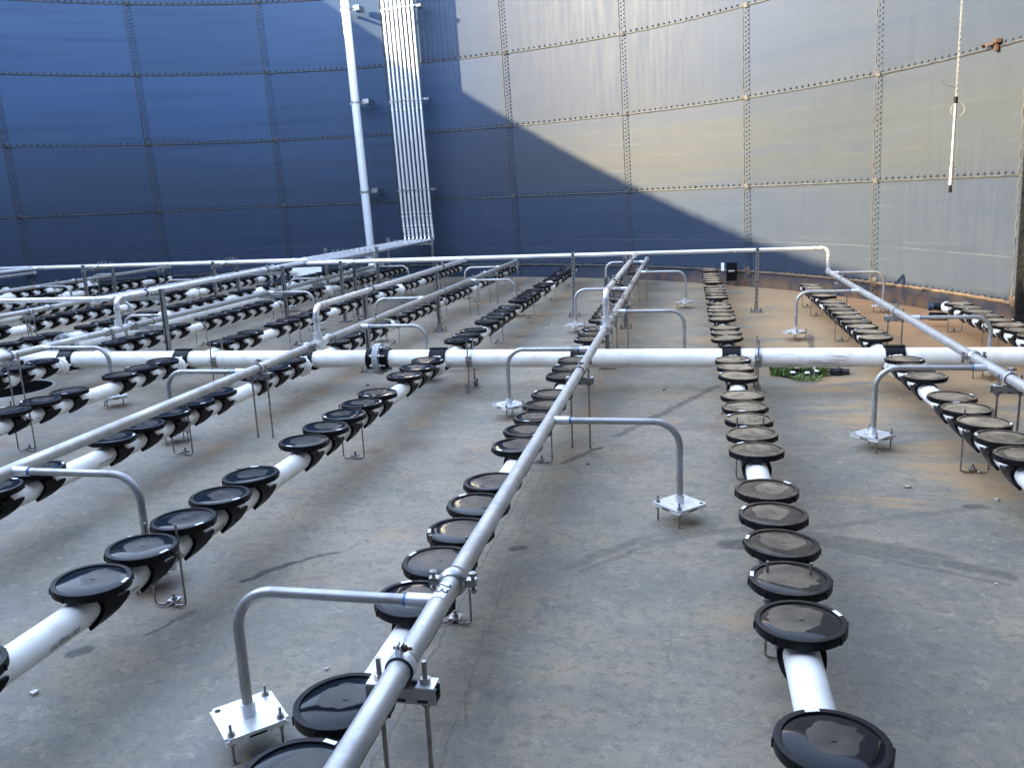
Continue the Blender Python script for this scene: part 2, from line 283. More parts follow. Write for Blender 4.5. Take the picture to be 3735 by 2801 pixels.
def membrane_material():
    m, n, b = nt('rubber_membrane')
    oi = N(n, 'ShaderNodeObjectInfo'); sp = N(n, 'ShaderNodeSeparateXYZ'); L(n, oi.outputs['Location'], sp.inputs[0])
    p = opos(n); rv = N(n, 'ShaderNodeCombineXYZ'); L(n, math_(n, 'MULTIPLY', oi.outputs['Random'], 37.0), rv.inputs[0]); L(n, math_(n, 'MULTIPLY', oi.outputs['Random'], 91.0), rv.inputs[1])
    q = N(n, 'ShaderNodeVectorMath', operation='ADD'); L(n, p, q.inputs[0]); L(n, rv.outputs[0], q.inputs[1])
    dn = noise(n, q.outputs[0], 9, 5, 0.6, 0.4)
    zx = sstep(n, sp.outputs[0], -1.7, 0.5); zy = sstep(n, sp.outputs[1], 1.2, 5.2)
    dust = math_(n, 'MULTIPLY', math_(n, 'MULTIPLY', zx, zy), math_(n, 'ADD', 0.72, math_(n, 'MULTIPLY', math_(n, 'FRACT', math_(n, 'MULTIPLY', oi.outputs['Random'], 3.7)), 0.38)))
    pl = N(n, 'ShaderNodeVectorMath', operation='SUBTRACT'); L(n, p, pl.inputs[0])
    of = N(n, 'ShaderNodeCombineXYZ'); L(n, math_(n, 'MULTIPLY', math_(n, 'SUBTRACT', oi.outputs['Random'], 0.5), 0.05), of.inputs[0]); of.inputs[1].default_value = 0.012; of.inputs[2].default_value = 0.095
    L(n, of.outputs[0], pl.inputs[1])
    ln_ = N(n, 'ShaderNodeVectorMath', operation='LENGTH'); L(n, pl.outputs[0], ln_.inputs[0])
    d_ = math_(n, 'ADD', ln_.outputs['Value'], math_(n, 'MULTIPLY', math_(n, 'SUBTRACT', noise(n, q.outputs[0], 14, 4, 0.55), 0.5), 0.075))
    d_ = math_(n, 'ADD', d_, math_(n, 'MULTIPLY', math_(n, 'SUBTRACT', math_(n, 'FRACT', math_(n, 'MULTIPLY', oi.outputs['Random'], 7.3)), 0.6), 0.045))
    isl = sstep(n, d_, 0.074, 0.070)                       # dry domed middle standing out of the water film
    inr = math_(n, 'ADD', math_(n, 'MULTIPLY', dust, 0.80), 0.10)
    outr = math_(n, 'MULTIPLY', math_(n, 'POWER', dust, 2.2), 0.80)
    df_ = N(n, 'ShaderNodeMix'); L(n, isl, df_.inputs[0]); L(n, outr, df_.inputs[2]); L(n, inr, df_.inputs[3])
    dd = math_(n, 'MULTIPLY', df_.outputs[0], sstep(n, dn, 0.36, 0.62, 0.55, 1.2), clamp=True)
    L(n, mixc(n, dd, (0.004, 0.005, 0.008), (0.330, 0.250, 0.160)), b.inputs['Base Color'])
    r = math_(n, 'ADD', math_(n, 'ADD', math_(n, 'MULTIPLY', dd, 0.45), math_(n, 'MULTIPLY', isl, 0.17)), 0.07)
    L(n, r, b.inputs['Roughness'])
    L(n, math_(n, 'ADD', 0.14, math_(n, 'MULTIPLY', isl, 0.06)), b.inputs['Specular IOR Level'])
    return m
M['membrane'] = membrane_material()

def ring_material():
    m, n, b = nt('dusty_black_ring')
    oi = N(n, 'ShaderNodeObjectInfo'); sp = N(n, 'ShaderNodeSeparateXYZ'); L(n, oi.outputs['Location'], sp.inputs[0])
    tc = N(n, 'ShaderNodeTexCoord'); nz = N(n, 'ShaderNodeSeparateXYZ'); L(n, tc.outputs['Normal'], nz.inputs[0])
    dust = math_(n, 'MULTIPLY', sstep(n, sp.outputs[0], -1.3, 0.5), sstep(n, sp.outputs[1], 2.0, 5.6))
    up = sstep(n, nz.outputs[2], 0.45, 0.9); q = N(n, 'ShaderNodeVectorMath', operation='ADD'); L(n, wpos(n), q.inputs[0])
    f = sstep(n, noise(n, q.outputs[0], 26, 5, 0.65), 0.38, 0.62, 0.25, 1.0)
    k = math_(n, 'ADD', math_(n, 'MULTIPLY', math_(n, 'MULTIPLY', dust, up), math_(n, 'MULTIPLY', f, 0.75)), math_(n, 'MULTIPLY', f, 0.012))
    L(n, mixc(n, k, (0.005, 0.005, 0.007), (0.33, 0.25, 0.16)), b.inputs['Base Color'])
    b.inputs['Roughness'].default_value = 0.38; b.inputs['Specular IOR Level'].default_value = 0.14
    return m
M['ringblack'] = ring_material()

# ------------------------------------------------------------------ mesh helpers
def frame_of(d):
    d = Vector(d).normalized()
    a = Vector((0, 0, 1)) if abs(d.z) < 0.9 else Vector((1, 0, 0))
    u = d.cross(a).normalized(); v = d.cross(u).normalized()
    return u, v
class MB:
    def __init__(s): s.v = []; s.f = []; s.mi = []
    def add(s, vs, fs, mi=0):
        o = len(s.v); s.v += [tuple(v) for v in vs]
        for f in fs: s.f.append(tuple(i+o for i in f)); s.mi.append(mi)
    def box(s, c, size, rot=None, mi=0):
        hx, hy, hz = [d/2 for d in size]
        vs = [Vector((sx*hx, sy*hy, sz*hz)) for sz in (-1, 1) for sx, sy in ((-1, -1), (1, -1), (1, 1), (-1, 1))]
        if rot is not None: vs = [rot @ v for v in vs]
        vs = [v + Vector(c) for v in vs]
        s.add(vs, [(3, 2, 1, 0), (4, 5, 6, 7), (0, 1, 5, 4), (1, 2, 6, 5), (2, 3, 7, 6), (3, 0, 4, 7)], mi); return s
    def cyl(s, p0, p1, r, seg=16, r2=None, mi=0):
        p0 = Vector(p0); p1 = Vector(p1); u, v = frame_of(p1-p0); r2 = r if r2 is None else r2
        ring = lambda p, rr: [p + rr*(math.cos(2*math.pi*i/seg)*u + math.sin(2*math.pi*i/seg)*v) for i in range(seg)]
        vs = ring(p0, r) + ring(p1, r2)
        fs = [(i, i+seg, (i+1) % seg + seg, (i+1) % seg) for i in range(seg)] + [tuple(range(seg)), tuple(reversed(range(seg, 2*seg)))]
        s.add(vs, fs, mi); return s
    def tube(s, path, r, seg=12, caps=True, mi=0):
        path = [Vector(p) for p in path]; n = len(path)
        tang = []
        for i in range(n):
            a = path[max(0, i-1)]; b_ = path[min(n-1, i+1)]; tang.append((b_-a).normalized())
        u, v = frame_of(tang[0]); vs = []
        for i in range(n):
            t = tang[i]; u = (u - t*u.dot(t)).normalized(); v = t.cross(u)
            vs += [path[i] + r*(math.cos(2*math.pi*k/seg)*u + math.sin(2*math.pi*k/seg)*v) for k in range(seg)]
        fs = []
        for i in range(n-1):
            for k in range(seg):
                k2 = (k+1) % seg; fs.append((i*seg+k, i*seg+k2, (i+1)*seg+k2, (i+1)*seg+k))
        if caps: fs += [tuple(reversed(range(seg))), tuple(range((n-1)*seg, n*seg))]
        s.add(vs, fs, mi); return s
    def lathe(s, prof, seg=32, c=(0, 0, 0), axis=(0, 0, 1), closed=False, cap0=False, cap1=False, mi=0):
        c = Vector(c); ax = Vector(axis).normalized(); u, v = frame_of(ax); vs = []
        if v.cross(u).dot(ax) > 0: u, v = v, u
        for r, h in prof:
            vs += [c + ax*h + r*(math.cos(2*math.pi*k/seg)*u + math.sin(2*math.pi*k/seg)*v) for k in range(seg)]
        fs = []; n = len(prof)
        for i in range(n-1 if not closed else n):
            j = (i+1) % n
            for k in range(seg):
                k2 = (k+1) % seg; fs.append((i*seg+k, i*seg+k2, j*seg+k2, j*seg+k))
        if cap0: fs.append(tuple(reversed(range(seg))))
        if cap1: fs.append(tuple(range((n-1)*seg, n*seg)))
        s.add(vs, fs, mi); return s
    def shell(s, rows, r_in, r_out, mi=0):
        """strip bent round the Y axis; rows = [(angle from top in deg, y0, y1)]"""
        vs = []; fs = []
        for a, y0, y1 in rows:
            sa, ca = math.sin(R_(a)), math.cos(R_(a))
            vs += [(r_in*sa, y0, r_in*ca), (r_in*sa, y1, r_in*ca), (r_out*sa, y1, r_out*ca), (r_out*sa, y0, r_out*ca)]
        n = len(rows)
        for i in range(n-1):
            for k in range(4):
                k2 = (k+1) % 4; fs.append((i*4+k, (i+1)*4+k, (i+1)*4+k2, i*4+k2))
        fs += [(0, 1, 2, 3), tuple(reversed(range((n-1)*4, n*4)))]
        s.add(vs, fs, mi); return s
    def mesh(s, name, mats, smooth=True, angle=40):
        me = bpy.data.meshes.new(name); me.from_pydata(s.v, [], s.f)
        for mt in (mats if isinstance(mats, (list, tuple)) else [mats]): me.materials.append(mt)
        if any(s.mi): me.polygons.foreach_set('material_index', s.mi)
        bm = bmesh.new(); bm.from_mesh(me); bmesh.ops.recalc_face_normals(bm, faces=bm.faces); bm.to_mesh(me); bm.free()
        if smooth:
            me.polygons.foreach_set('use_smooth', [True]*len(me.polygons)); me.set_sharp_from_angle(angle=R_(angle))
        me.update(); return me
    def build(s, name, mats, parent=None, loc=(0, 0, 0), smooth=True, angle=40):
        return place(name, s.mesh(name, mats, smooth, angle), parent, loc)
def place(name, me, parent=None, loc=(0, 0, 0)):
    o = bpy.data.objects.new(name, me); COL.objects.link(o); o.location = loc
    if parent: o.parent = parent
    return o
def tag(o, label, cat, group=None):
    o['label'] = label; o['category'] = cat
    if group: o['group'] = group
    return o
def thing(name, label, cat, loc=(0, 0, 0), group=None, rz=0.0):
    o = bpy.data.objects.new(name, None); COL.objects.link(o); o.location = loc; o.rotation_euler = (0, 0, rz)
    o.empty_display_size = 0.05
    return tag(o, label, cat, group)
def struct(name, o): o['kind'] = 'structure'; return o
def copy_tree(root, loc, label, group=None, rz=None):
    r = root.copy(); COL.objects.link(r); r.location = loc; r['label'] = label
    if rz is not None: r.rotation_euler = (0, 0, rz)
    if group: r['group'] = group
    for ch in list(root.children):
        c = ch.copy(); COL.objects.link(c); c.parent = r
        for g in list(ch.children):
            d = g.copy(); COL.objects.link(d); d.parent = c
    return r
def rounded(points, rad, n=7):
    pts = [Vector(p) for p in points]; out = [pts[0]]
    for i in range(1, len(pts)-1):
        a, b_, c = pts[i-1], pts[i], pts[i+1]
        d0 = (a-b_).normalized(); d1 = (c-b_).normalized()
        ang = d0.angle(d1); t = min(rad/math.tan(ang/2), (a-b_).length*0.49, (c-b_).length*0.49); rr = t*math.tan(ang/2)
        bis = (d0+d1).normalized(); cen = b_ + bis*(rr/math.sin(ang/2))
        p0 = b_+d0*t; p1 = b_+d1*t; v0 = p0-cen; v1 = p1-cen; tot = v0.angle(v1)
        for k in range(n+1):
            f = k/n
            out.append(cen + (math.sin((1-f)*tot)*v0 + math.sin(f*tot)*v1)/math.sin(tot))
    out.append(pts[-1]); return out
ORD = ['zeroth', 'first', 'second', 'third', 'fourth', 'fifth', 'sixth', 'seventh', 'eighth', 'ninth', 'tenth', 'eleventh', 'twelfth', 'thirteenth',
       'fourteenth', 'fifteenth', 'sixteenth', 'seventeenth', 'eighteenth', 'nineteenth', 'twentieth']
def ordw(i):
    if i <= 20: return ORD[i]
    t = {2: 'twenty', 3: 'thirty', 4: 'forty'}[i//10]
    return t+'-'+ORD[i % 10] if i % 10 else {3: 'thirtieth', 4: 'fortieth'}[i//10]

# ------------------------------------------------------------------ tank wall, floor, ground
CX, CY, RT = -6.1945, 7.4417, 9.9918
TH0, DTH, ROW, Z0 = -0.7401, 0.2565, 1.3523, 0.2551
KX, KY, HRIM = -0.0267, -0.0108, 7.62
def wp(th, z, dr=0.0):
    r = RT - dr
    return Vector((CX + r*math.sin(th) + KX*z, CY + r*math.cos(th) + KY*z, z))
tank = thing('tank_wall', 'curved wall of bolted blue-grey steel panels ringing the whole floor', 'tank wall', (CX, CY, 0))
def tk(mb, name, mat, **k):
    o = mb.build(name, mat, None, **k); o.parent = tank; o.matrix_parent_inverse = Matrix.Translation((-CX, -CY, 0)); return o
def curved(mb, t0, t1, z0, z1, dr_in, dr_out, nseg, nz=1, mi=0):
    vs = []; fs = []
    for j in range(nz+1):
        z = z0 + (z1-z0)*j/nz
        for i in range(nseg+1):
            t = t0 + (t1-t0)*i/nseg; vs += [wp(t, z, dr_in), wp(t, z, dr_out)]
    w = 2*(nseg+1)
    for j in range(nz):
        for i in range(nseg):
            a = j*w + 2*i
            fs += [(a, a+2, a+2+w, a+w), (a+1, a+1+w, a+3+w, a+3)]
    for i in range(nseg):
        a = 2*i; fs.append((a, a+1, a+3, a+2)); a += nz*w; fs.append((a, a+2, a+3, a+1))
    for j in range(nz):
        a = j*w; fs.append((a, a+w, a+w+1, a+1)); a += 2*nseg; fs.append((a, a+1, a+w+1, a+w))
    mb.add(vs, fs, mi)
C0, C1 = -4, 10
zrows = [Z0 + ROW*i for i in range(6)]
for i in range(C0, C1):
    for j in range(6):
        za = zrows[j]; zb = zrows[j+1] if j < 5 else HRIM
        mb = MB(); lap = 0.004*((i+j) % 2)
        curved(mb, TH0+DTH*i+0.0003, TH0+DTH*(i+1)-0.0003, za+0.0015, zb-0.0015, 0.0+lap, -0.010+lap, 14, 2)
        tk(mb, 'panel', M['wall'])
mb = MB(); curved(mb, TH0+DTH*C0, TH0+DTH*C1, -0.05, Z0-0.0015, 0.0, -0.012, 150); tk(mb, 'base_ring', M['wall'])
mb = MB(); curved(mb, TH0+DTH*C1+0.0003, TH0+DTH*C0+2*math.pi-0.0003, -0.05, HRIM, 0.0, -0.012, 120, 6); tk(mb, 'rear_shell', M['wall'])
def dome(mb, th, z, r, h):
    c = wp(th, z); nrm = (Vector((CX, CY, z)) - c); nrm.z = 0; nrm.normalize(); t = Vector((nrm.y, -nrm.x, 0)); up = Vector((0, 0, 1))
    vs = []; seg = 7
    for rr, hh in ((r, 0.0), (r*0.92, h*0.55), (r*0.5, h)):
        vs += [c + nrm*(hh+0.001) + rr*(math.cos(2*math.pi*k/seg)*t + math.sin(2*math.pi*k/seg)*up) for k in range(seg)]
    fs = [(a*seg+k, a*seg+(k+1) % seg, (a+1)*seg+(k+1) % seg, (a+1)*seg+k) for a in range(2) for k in range(seg)] + [tuple(range(2*seg, 3*seg))]
    mb.add(vs, fs, 1)
def wobble(i): return 0.004*math.sin(i*1.7)+0.003*math.sin(i*4.1)
# horizontal seams: sealant bead with one row of capped bolts above it
for j in range(6):
    mb = MB(); z = zrows[j]; nb = 22
    n_ = (C1-C0)*28; ths = [TH0+DTH*(C0+(C1-C0)*k/n_) for k in range(n_+1)]
    mb.tube([wp(t, z-0.006+wobble(k)*0.6, -0.002) + Vector((0, 0, 0)) for k, t in enumerate(ths)], 0.016 if j else 0.024, 8)
    for i in range(C0, C1):
        for k in range(nb):
            dome(mb, TH0+DTH*(i+(k+0.5)/nb), z+0.032, 0.018 if random.random() > 0.05 else 0.025, 0.020)
    tk(mb, 'horizontal_seam', [M['bead'], M['boltcap']])
for i in range(C0, C1+1):
    mb = MB(); t = TH0+DTH*i
    curved(mb, t-0.0062, t+0.0062, 0.0, HRIM, 0.006, -0.001, 2, 6, 2)
    mb.tube([wp(t-0.0064, 0.02+HRIM*k/150, 0.002) + Vector((wobble(k), 0, 0)) for k in range(150)], 0.012, 7)
    for j in range(-1, 6):
        za = zrows[j]+0.07 if j >= 0 else 0.03; zb = (zrows[j+1]-0.07) if j < 5 else HRIM-0.05
        nb = max(2, int((zb-za)/0.066))
        for k in range(nb):
            z = za+(zb-za)*(k+0.5)/nb
            dome(mb, t-0.0012, z, 0.016, 0.018); dome(mb, t+0.0040, z+0.022, 0.016, 0.018)
    tk(mb, 'vertical_seam', [M['bead'], M['boltcap'], M['wall']])
for i in range(C0, C1+1):
    mb = MB()
    for j in range(6):
        rng = random.Random(i*31+j); c = wp(TH0+DTH*i, zrows[j]+0.004); nrm = Vector((CX-c.x, CY-c.y, 0)).normalized(); t = Vector((nrm.y, -nrm.x, 0)); up = Vector((0, 0, 1))
        s_ = 0.075 if j else 0.11; seg = 10; vs = []
        rad = [s_*(1.0 if k % 5 == 0 else 0.72)*(0.9+0.25*rng.random()) for k in range(seg)]
        for f_, hh in ((1.0, 0.002), (0.8, 0.022), (0.35, 0.030)):
            vs += [c + nrm*hh + f_*rad[k]*(math.cos(2*math.pi*k/seg)*t*0.62 + math.sin(2*math.pi*k/seg)*up) for k in range(seg)]
        mb.add(vs, [(a*seg+k, a*seg+(k+1) % seg, (a+1)*seg+(k+1) % seg, (a+1)*seg+k) for a in range(2) for k in range(seg)] + [tuple(range(2*seg, 3*seg))])
        for q in range(5):   # smeared sealant ridges
            a = -0.5+q*0.25
            mb.tube([c + nrm*0.027 + t*(a*s_*0.8-s_*0.3) + up*(-s_*0.45+a*s_*0.2), c + nrm*0.033 + t*(a*s_*0.8), c + nrm*0.026 + t*(a*s_*0.8+s_*0.3) + up*(s_*0.45+a*s_*0.2)], 0.006, 5)
    tk(mb, 'corner_patch', M['bead'])
mb = MB(); curved(mb, 0, 2*math.pi-0.0001, HRIM+0.0015, HRIM+0.07, 0.07, -0.02, 220); tk(mb, 'rim_angle', M['strut'])
mb = MB()
for k in range(176):
    t = 2*math.pi*k/176
    p = wp(t, HRIM+0.088); mb.box(p, (0.11, 0.05, 0.036), Matrix.Rotation(-t, 3, 'Z'))
o = tk(mb, 'rim_clip', M['strut']); o['kind'] = 'stuff'

# floor with an open sump pit
SX, SY, SR = -6.42, 6.74, 0.43
bm = bmesh.new()
outer = [bm.verts.new((CX+(RT+0.004)*math.cos(2*math.pi*k/160), CY+(RT+0.004)*math.sin(2*math.pi*k/160), 0)) for k in range(160)]
inner = [bm.verts.new((SX+SR*math.cos(2*math.pi*k/48), SY+SR*math.sin(2*math.pi*k/48), 0)) for k in range(48)]
es = [bm.edges.new((outer[k], outer[(k+1) % 160])) for k in range(160)] + [bm.edges.new((inner[k], inner[(k+1) % 48])) for k in range(48)]
bmesh.ops.triangle_fill(bm, use_beauty=True, edges=es)
for f in list(bm.faces):
    if (f.calc_center_median()-Vector((SX, SY, 0))).length < SR*0.6: bm.faces.remove(f)
bmesh.ops.recalc_face_normals(bm, faces=bm.faces)
for f in bm.faces:
    if f.normal.z < 0: f.normal_flip()
me = bpy.data.meshes.new('floor'); bm.to_mesh(me); bm.free(); me.materials.append(M['floor'])
fl = place('floor', me); struct('floor', fl)
fl['label'] = 'stained grey concrete tank floor'
mb = MB(); mb.lathe([(SR, 0.0), (SR, -0.35), (0.001, -0.36)], 48, (SX, SY, 0)); mb.lathe([(SR+0.02, 0.001), (SR+0.02, 0.004), (SR-0.002, 0.004), (SR-0.002, 0.0)], 48, (SX, SY, 0), mi=1)
pit = mb.build('sump_pit', [M['pit'], M['greypvc']]); tag(pit, 'round dark sump pit sunk in the floor at the left edge', 'sump')
mb = MB(); mb.box((CX, CY, -0.47), (160, 160, 0.2)); gr = mb.build('ground', M['ground'], smooth=False); struct('ground', gr)

# ------------------------------------------------------------------ aeration grid
XK = lambda k: 0.335 + 1.217*k
HY, HZ, HR = 6.873, 0.270, 0.0755
LZ, LR = 0.228, 0.0545
PITCH = 0.2925
END = {2: 9.95, 1: 12.05, 0: 14.50, -1: 15.45, -2: 15.75, -3: 16.25, -4: 16.55, -5: 16.80, -6: 16.95, -7: 16.70, -8: 16.40, -9: 15.90, -10: 15.2, -11: 14.2, -12: 12.8}
def rowname(k): return ordw(3-k) + ' row from right'
FAR_SKIP = {2: {9, 15, 21, 27}, 1: {9, 15}, 0: {3, 9, 15, 21}, -1: {3, 9, 15, 21}, -2: {3, 9, 15, 21}}

# disc diffuser prototype, origin on the pipe axis
DT = 0.098
saddle = MB()
saddle.lathe([(0.044, 0.030), (0.047, 0.054), (0.062, 0.062), (0.112, 0.065), (0.126, 0.0685)], 28)
saddle.shell([(a, -0.037, 0.037) for a in (-84, -60, -30, 0, 30, 60, 84)], LR-0.002, LR+0.011)
for sgn in (1, -1):
    saddle.shell([(sgn*a, y0, y1) for a, y0, y1 in ((66, -0.034, 0.038), (79, -0.034, 0.040), (82, -0.036, 0.106), (92, -0.042, 0.102), (106, -0.054, 0.078), (120, -0.068, 0.048), (134, -0.080, 0.006), (146, -0.082, -0.048))], LR+0.001, LR+0.017)
saddle_me = saddle.mesh('saddle', M['black'])
ring = MB(); ring.lathe([(0.118, 0.067), (0.1335, 0.0685), (0.1345, 0.072), (0.1345, 0.091), (0.1325, 0.097), (0.129, DT), (0.1165, DT), (0.114, 0.0935), (0.114, 0.088)], 56)
for k in range(8):
    a = 2*math.pi*(k+0.3)/8; ring.box((0.1352*math.cos(a), 0.1352*math.sin(a), 0.080), (0.005, 0.008, 0.022), Matrix.Rotation(a, 3, 'Z'))
ring_me = ring.mesh('retaining_ring', M['ringblack'])
mem = MB(); mem.lathe([(0.1150, 0.0935), (0.108, 0.0945), (0.095, 0.0962), (0.07, 0.0978), (0.04, 0.0981), (0.015, 0.0975), (0.0005, 0.0973)], 48); mem.box((0.004, 0, 0.0980), (0.014, 0.006, 0.002))
mem_me = mem.mesh('membrane', M['membrane'])
stk = MB(); stk.box((0.1228, 0, DT+0.0008), (0.0125, 0.036, 0.0012)); stk_me = stk.mesh('sticker', M['sticker'], smooth=False)
DG = 'black disc diffusers clipped along the white pipes'
def make_disc(loc, label, root=None):
    t = thing('disc_diffuser', label, 'diffuser', loc, DG)
    place('saddle', saddle_me, t); place('retaining_ring', ring_me, t); place('membrane', mem_me, t); place('sticker', stk_me, t)
    return t
spots = []
for k in range(2, -13, -1):
    x = XK(k)
    if k <= 1:
        c = 0
        for n_ in range(0, 24):
            if n_ in (3, 9, 15, 21): continue
            y = 6.54 - PITCH*n_
            dwall = RT - math.hypot(x-CX, y-CY)
            if y < 0.5 or dwall < 0.35: break
            c += 1; spots.append((k, 'near', c, x, y))
    c = 0; skip = FAR_SKIP.get(k, {5, 12, 19, 26} if k % 2 else {3, 9, 15, 22})
    for n_ in range(0, 34):
        if n_ in skip: continue
        y = 7.52 + PITCH*n_
        if y > END[k]-0.16: break
        if k <= -2 and abs(y-12.9) < 0.14: continue
        if k == 2 and n_ == 0: pass
        c += 1; spots.append((k, 'far', c, x, y))
def cam_px(p):
    d = Vector(p)-Vector((0, 0, CAM_H)); z = d.dot(fw)
    if z < 0.2: return None
    return (1867.5+3085*d.dot(cr)/z, 1400.5-3085*d.dot(cu)/z, z)
vis = []
for s_ in spots:
    q = cam_px((s_[3], s_[4], 0.3))
    if q is None: continue
    m_ = 3085*0.16/q[2]
    if -m_ < q[0] < 3735+m_ and -m_ < q[1] < 2801+m_: vis.append((q[2], s_))
vis.sort(key=lambda a: a[0])
first = None; rest = MB()
def look(k, side, y):
    if k >= 0: return 'dusty brown disc diffuser'
    if k == -1: return 'brownish sheen disc diffuser' if y > 3 else 'glossy black disc diffuser'
    return 'black disc diffuser'
for i, (dz, (k, side, c, x, y)) in enumerate(vis):
    if i < 300:
        lab = '%s, %s from header %s, %s' % (look(k, side, y), ordw(c), 'towards camera' if side == 'near' else 'towards far wall', rowname(k))
        if first is None: t = first = make_disc((x, y, LZ), lab)
        else: t = copy_tree(first, (x, y, LZ), lab, DG)
        rg = random.Random(i*7+3)
        t.rotation_euler = (R_(rg.gauss(0, 0.5)), R_(rg.gauss(0, 1.3)), 0)
        for ch in t.children:
            if ch.name.startswith('sticker'): ch.rotation_euler = (0, 0, rg.random()*6.283)
            if ch.name.startswith('retaining'): ch.rotation_euler = (0, 0, rg.random()*6.283)
    else:
        for me_, mi in ((saddle_me, 0), (ring_me, 0), (mem_me, 1)):
            rest.add([v.co + Vector((x, y, LZ)) for v in me_.vertices], [tuple(p.vertices) for p in me_.polygons], mi)
print('discs in frame', len(vis))
if rest.v:
    o = rest.build('distant_disc_diffusers', [M['black'], M['membrane']]); o['kind'] = 'stuff'
    tag(o, 'farthest black disc diffusers crowded by the left wall', 'diffusers')

# text bent round a pipe
def text_mesh(s, size):
    cu_ = bpy.data.curves.new('t', 'FONT'); cu_.body = s; cu_.size = size; cu_.align_x = 'LEFT'; cu_.align_y = 'CENTER'
    ob = bpy.data.objects.new('t', cu_); COL.objects.link(ob)
    bpy.context.view_layer.update(); dg = bpy.context.evaluated_depsgraph_get()
    me_ = bpy.data.meshes.new_from_object(ob.evaluated_get(dg)); bpy.data.objects.remove(ob); bpy.data.curves.remove(cu_)
    return me_
def pipe_text(mb, s, size, y_start, ydir, ang, updir, r, stretch=1.0):
    """along a Y pipe at the origin; ang = degrees from top towards +x; updir +1 letters' tops point up the pipe side"""
    me_ = text_mesh(s, size)
    vs = []
    for v in me_.vertices:
        a = R_(ang) - updir*v.co.y/r
        vs.append(((r+0.0012)*math.sin(a), y_start + ydir*v.co.x*stretch, (r+0.0012)*math.cos(a)))
    mb.add(vs, [tuple(p.vertices) for p in me_.polygons]); bpy.data.meshes.remove(me_)

def union(mb, y, s=1.0):
    mb.lathe([(LR+0.0005, -0.05*s), (0.066, -0.05*s), (0.066, -0.022), (0.086, -0.020), (0.086, 0.0), (0.082, 0.002), (0.082, 0.006), (0.086, 0.008), (0.086, 0.022), (0.066, 0.024), (0.066, 0.05*s), (LR+0.0005, 0.05*s)], 24, (0, y, 0), (0, 1, 0))
    for q in range(6):
        a = math.pi*q/3+0.4
        mb.box((0.075*math.sin(a), y+0.034, 0.075*math.cos(a)), (0.020, 0.024, 0.028), Matrix.Rotation(a, 3, 'Y'))
for k in range(2, -13, -1):
    x = XK(k)
    for side in ('near', 'far'):
        if side == 'near':
            if k > 1 or k < -6: continue
            yb = CY - math.sqrt(max(0, (RT-0.5)**2-(x-CX)**2)); ya, yb_ = max(yb, -0.8), HY-0.11
        else: ya, yb_ = HY+0.10, END[k]
        t = thing('lateral_pipe', 'white plastic pipe carrying discs %s the header, %s' % ('camera side of' if side == 'near' else 'beyond', rowname(k)), 'pipe', (x, 0, LZ), 'white lateral pipes under the discs')
        mb = MB(); mb.cyl((0, ya, 0), (0, yb_, 0), LR, 28); mb.build('pipe', M['pvc'], t)
        mb = MB(); union(mb, (HY-0.135) if side == 'near' else (HY+0.135)); mb.build('union', M['pvc'], t)
        if side == 'far' and k <= -2:
            mb = MB(); union(mb, 12.9, 1.6); mb.build('union', M['pvc'], t)
        if side == 'far':
            mb = MB(); mb.lathe([(LR, 0), (0.062, 0), (0.062, 0.05), (0.050, 0.066), (0.001, 0.07)], 24, (0, END[k]-0.01, 0), (0, 1, 0)); mb.build('end_cap', M['pvc'], t)
        if side == 'near' and k in (-2, -3, -4):
            if k == -2: prints = [(q_, 0.026, y0, -1, 104, -1) for q_, y0 in (('220 PSI@73F', 2.30), ('41B', 1.98), ('JS190805-20MJ-129', 1.86), ('MADE IN USA', 1.50))] + [(q_, 0.022, y0, -1, 104, -1) for q_, y0 in (('SCH 40 PVC', 3.24), ('ASTM D1785', 2.90), ('4 IN', 2.62))]
            else: prints = [(('SCH 40 PVC', '220 PSI@73F', '4 IN  ASTM D1785')[q % 3], 0.022, 2.6+q*0.47, 1, 100, 1) for q in range(9)]
            for q_, sz_, y0, yd_, an_, ud_ in prints:
                mb = MB(); pipe_text(mb, q_, sz_, y0, yd_, an_, ud_, LR); mb.build('print', M['ink'], t, smooth=False)
        if side == 'far' and k == 0:
            mb = MB(); mb.box((0.36, END[0]-0.06, 0.02), (0.17, 0.02, 0.30)); mb.box((0.36, END[0]-0.085, 0.02), (0.17, 0.03, 0.02), mi=0); mb.cyl((0.30, END[0]-0.10, 0.03), (0.40, END[0]-0.10, 0.03), 0.022, 10, mi=1); mb.build('end_bracket', [M['black'], M['rod']], t)
            mb = MB(); mb.box((0.215, END[0]-0.02, 0.10), (0.05, 0.03, 0.13)); mb.build('end_plate', M['pad'], t)
        if side == 'far' and k == 2:
            mb = MB(); mb.cyl((0.0, END[2]+0.05, 0.0), (-0.14, END[2]+0.10, 0.0), 0.040, 16); mb.cyl((-0.12, END[2]+0.09, 0.0), (-0.17, END[2]+0.10, 0.0), 0.046, 12, mi=1); mb.cyl((0.02, END[2]+0.06, -0.11), (-0.16, END[2]+0.10, -0.11), 0.045, 12); mb.build('purge_fitting', [M['black'], M['bluecap']], t)

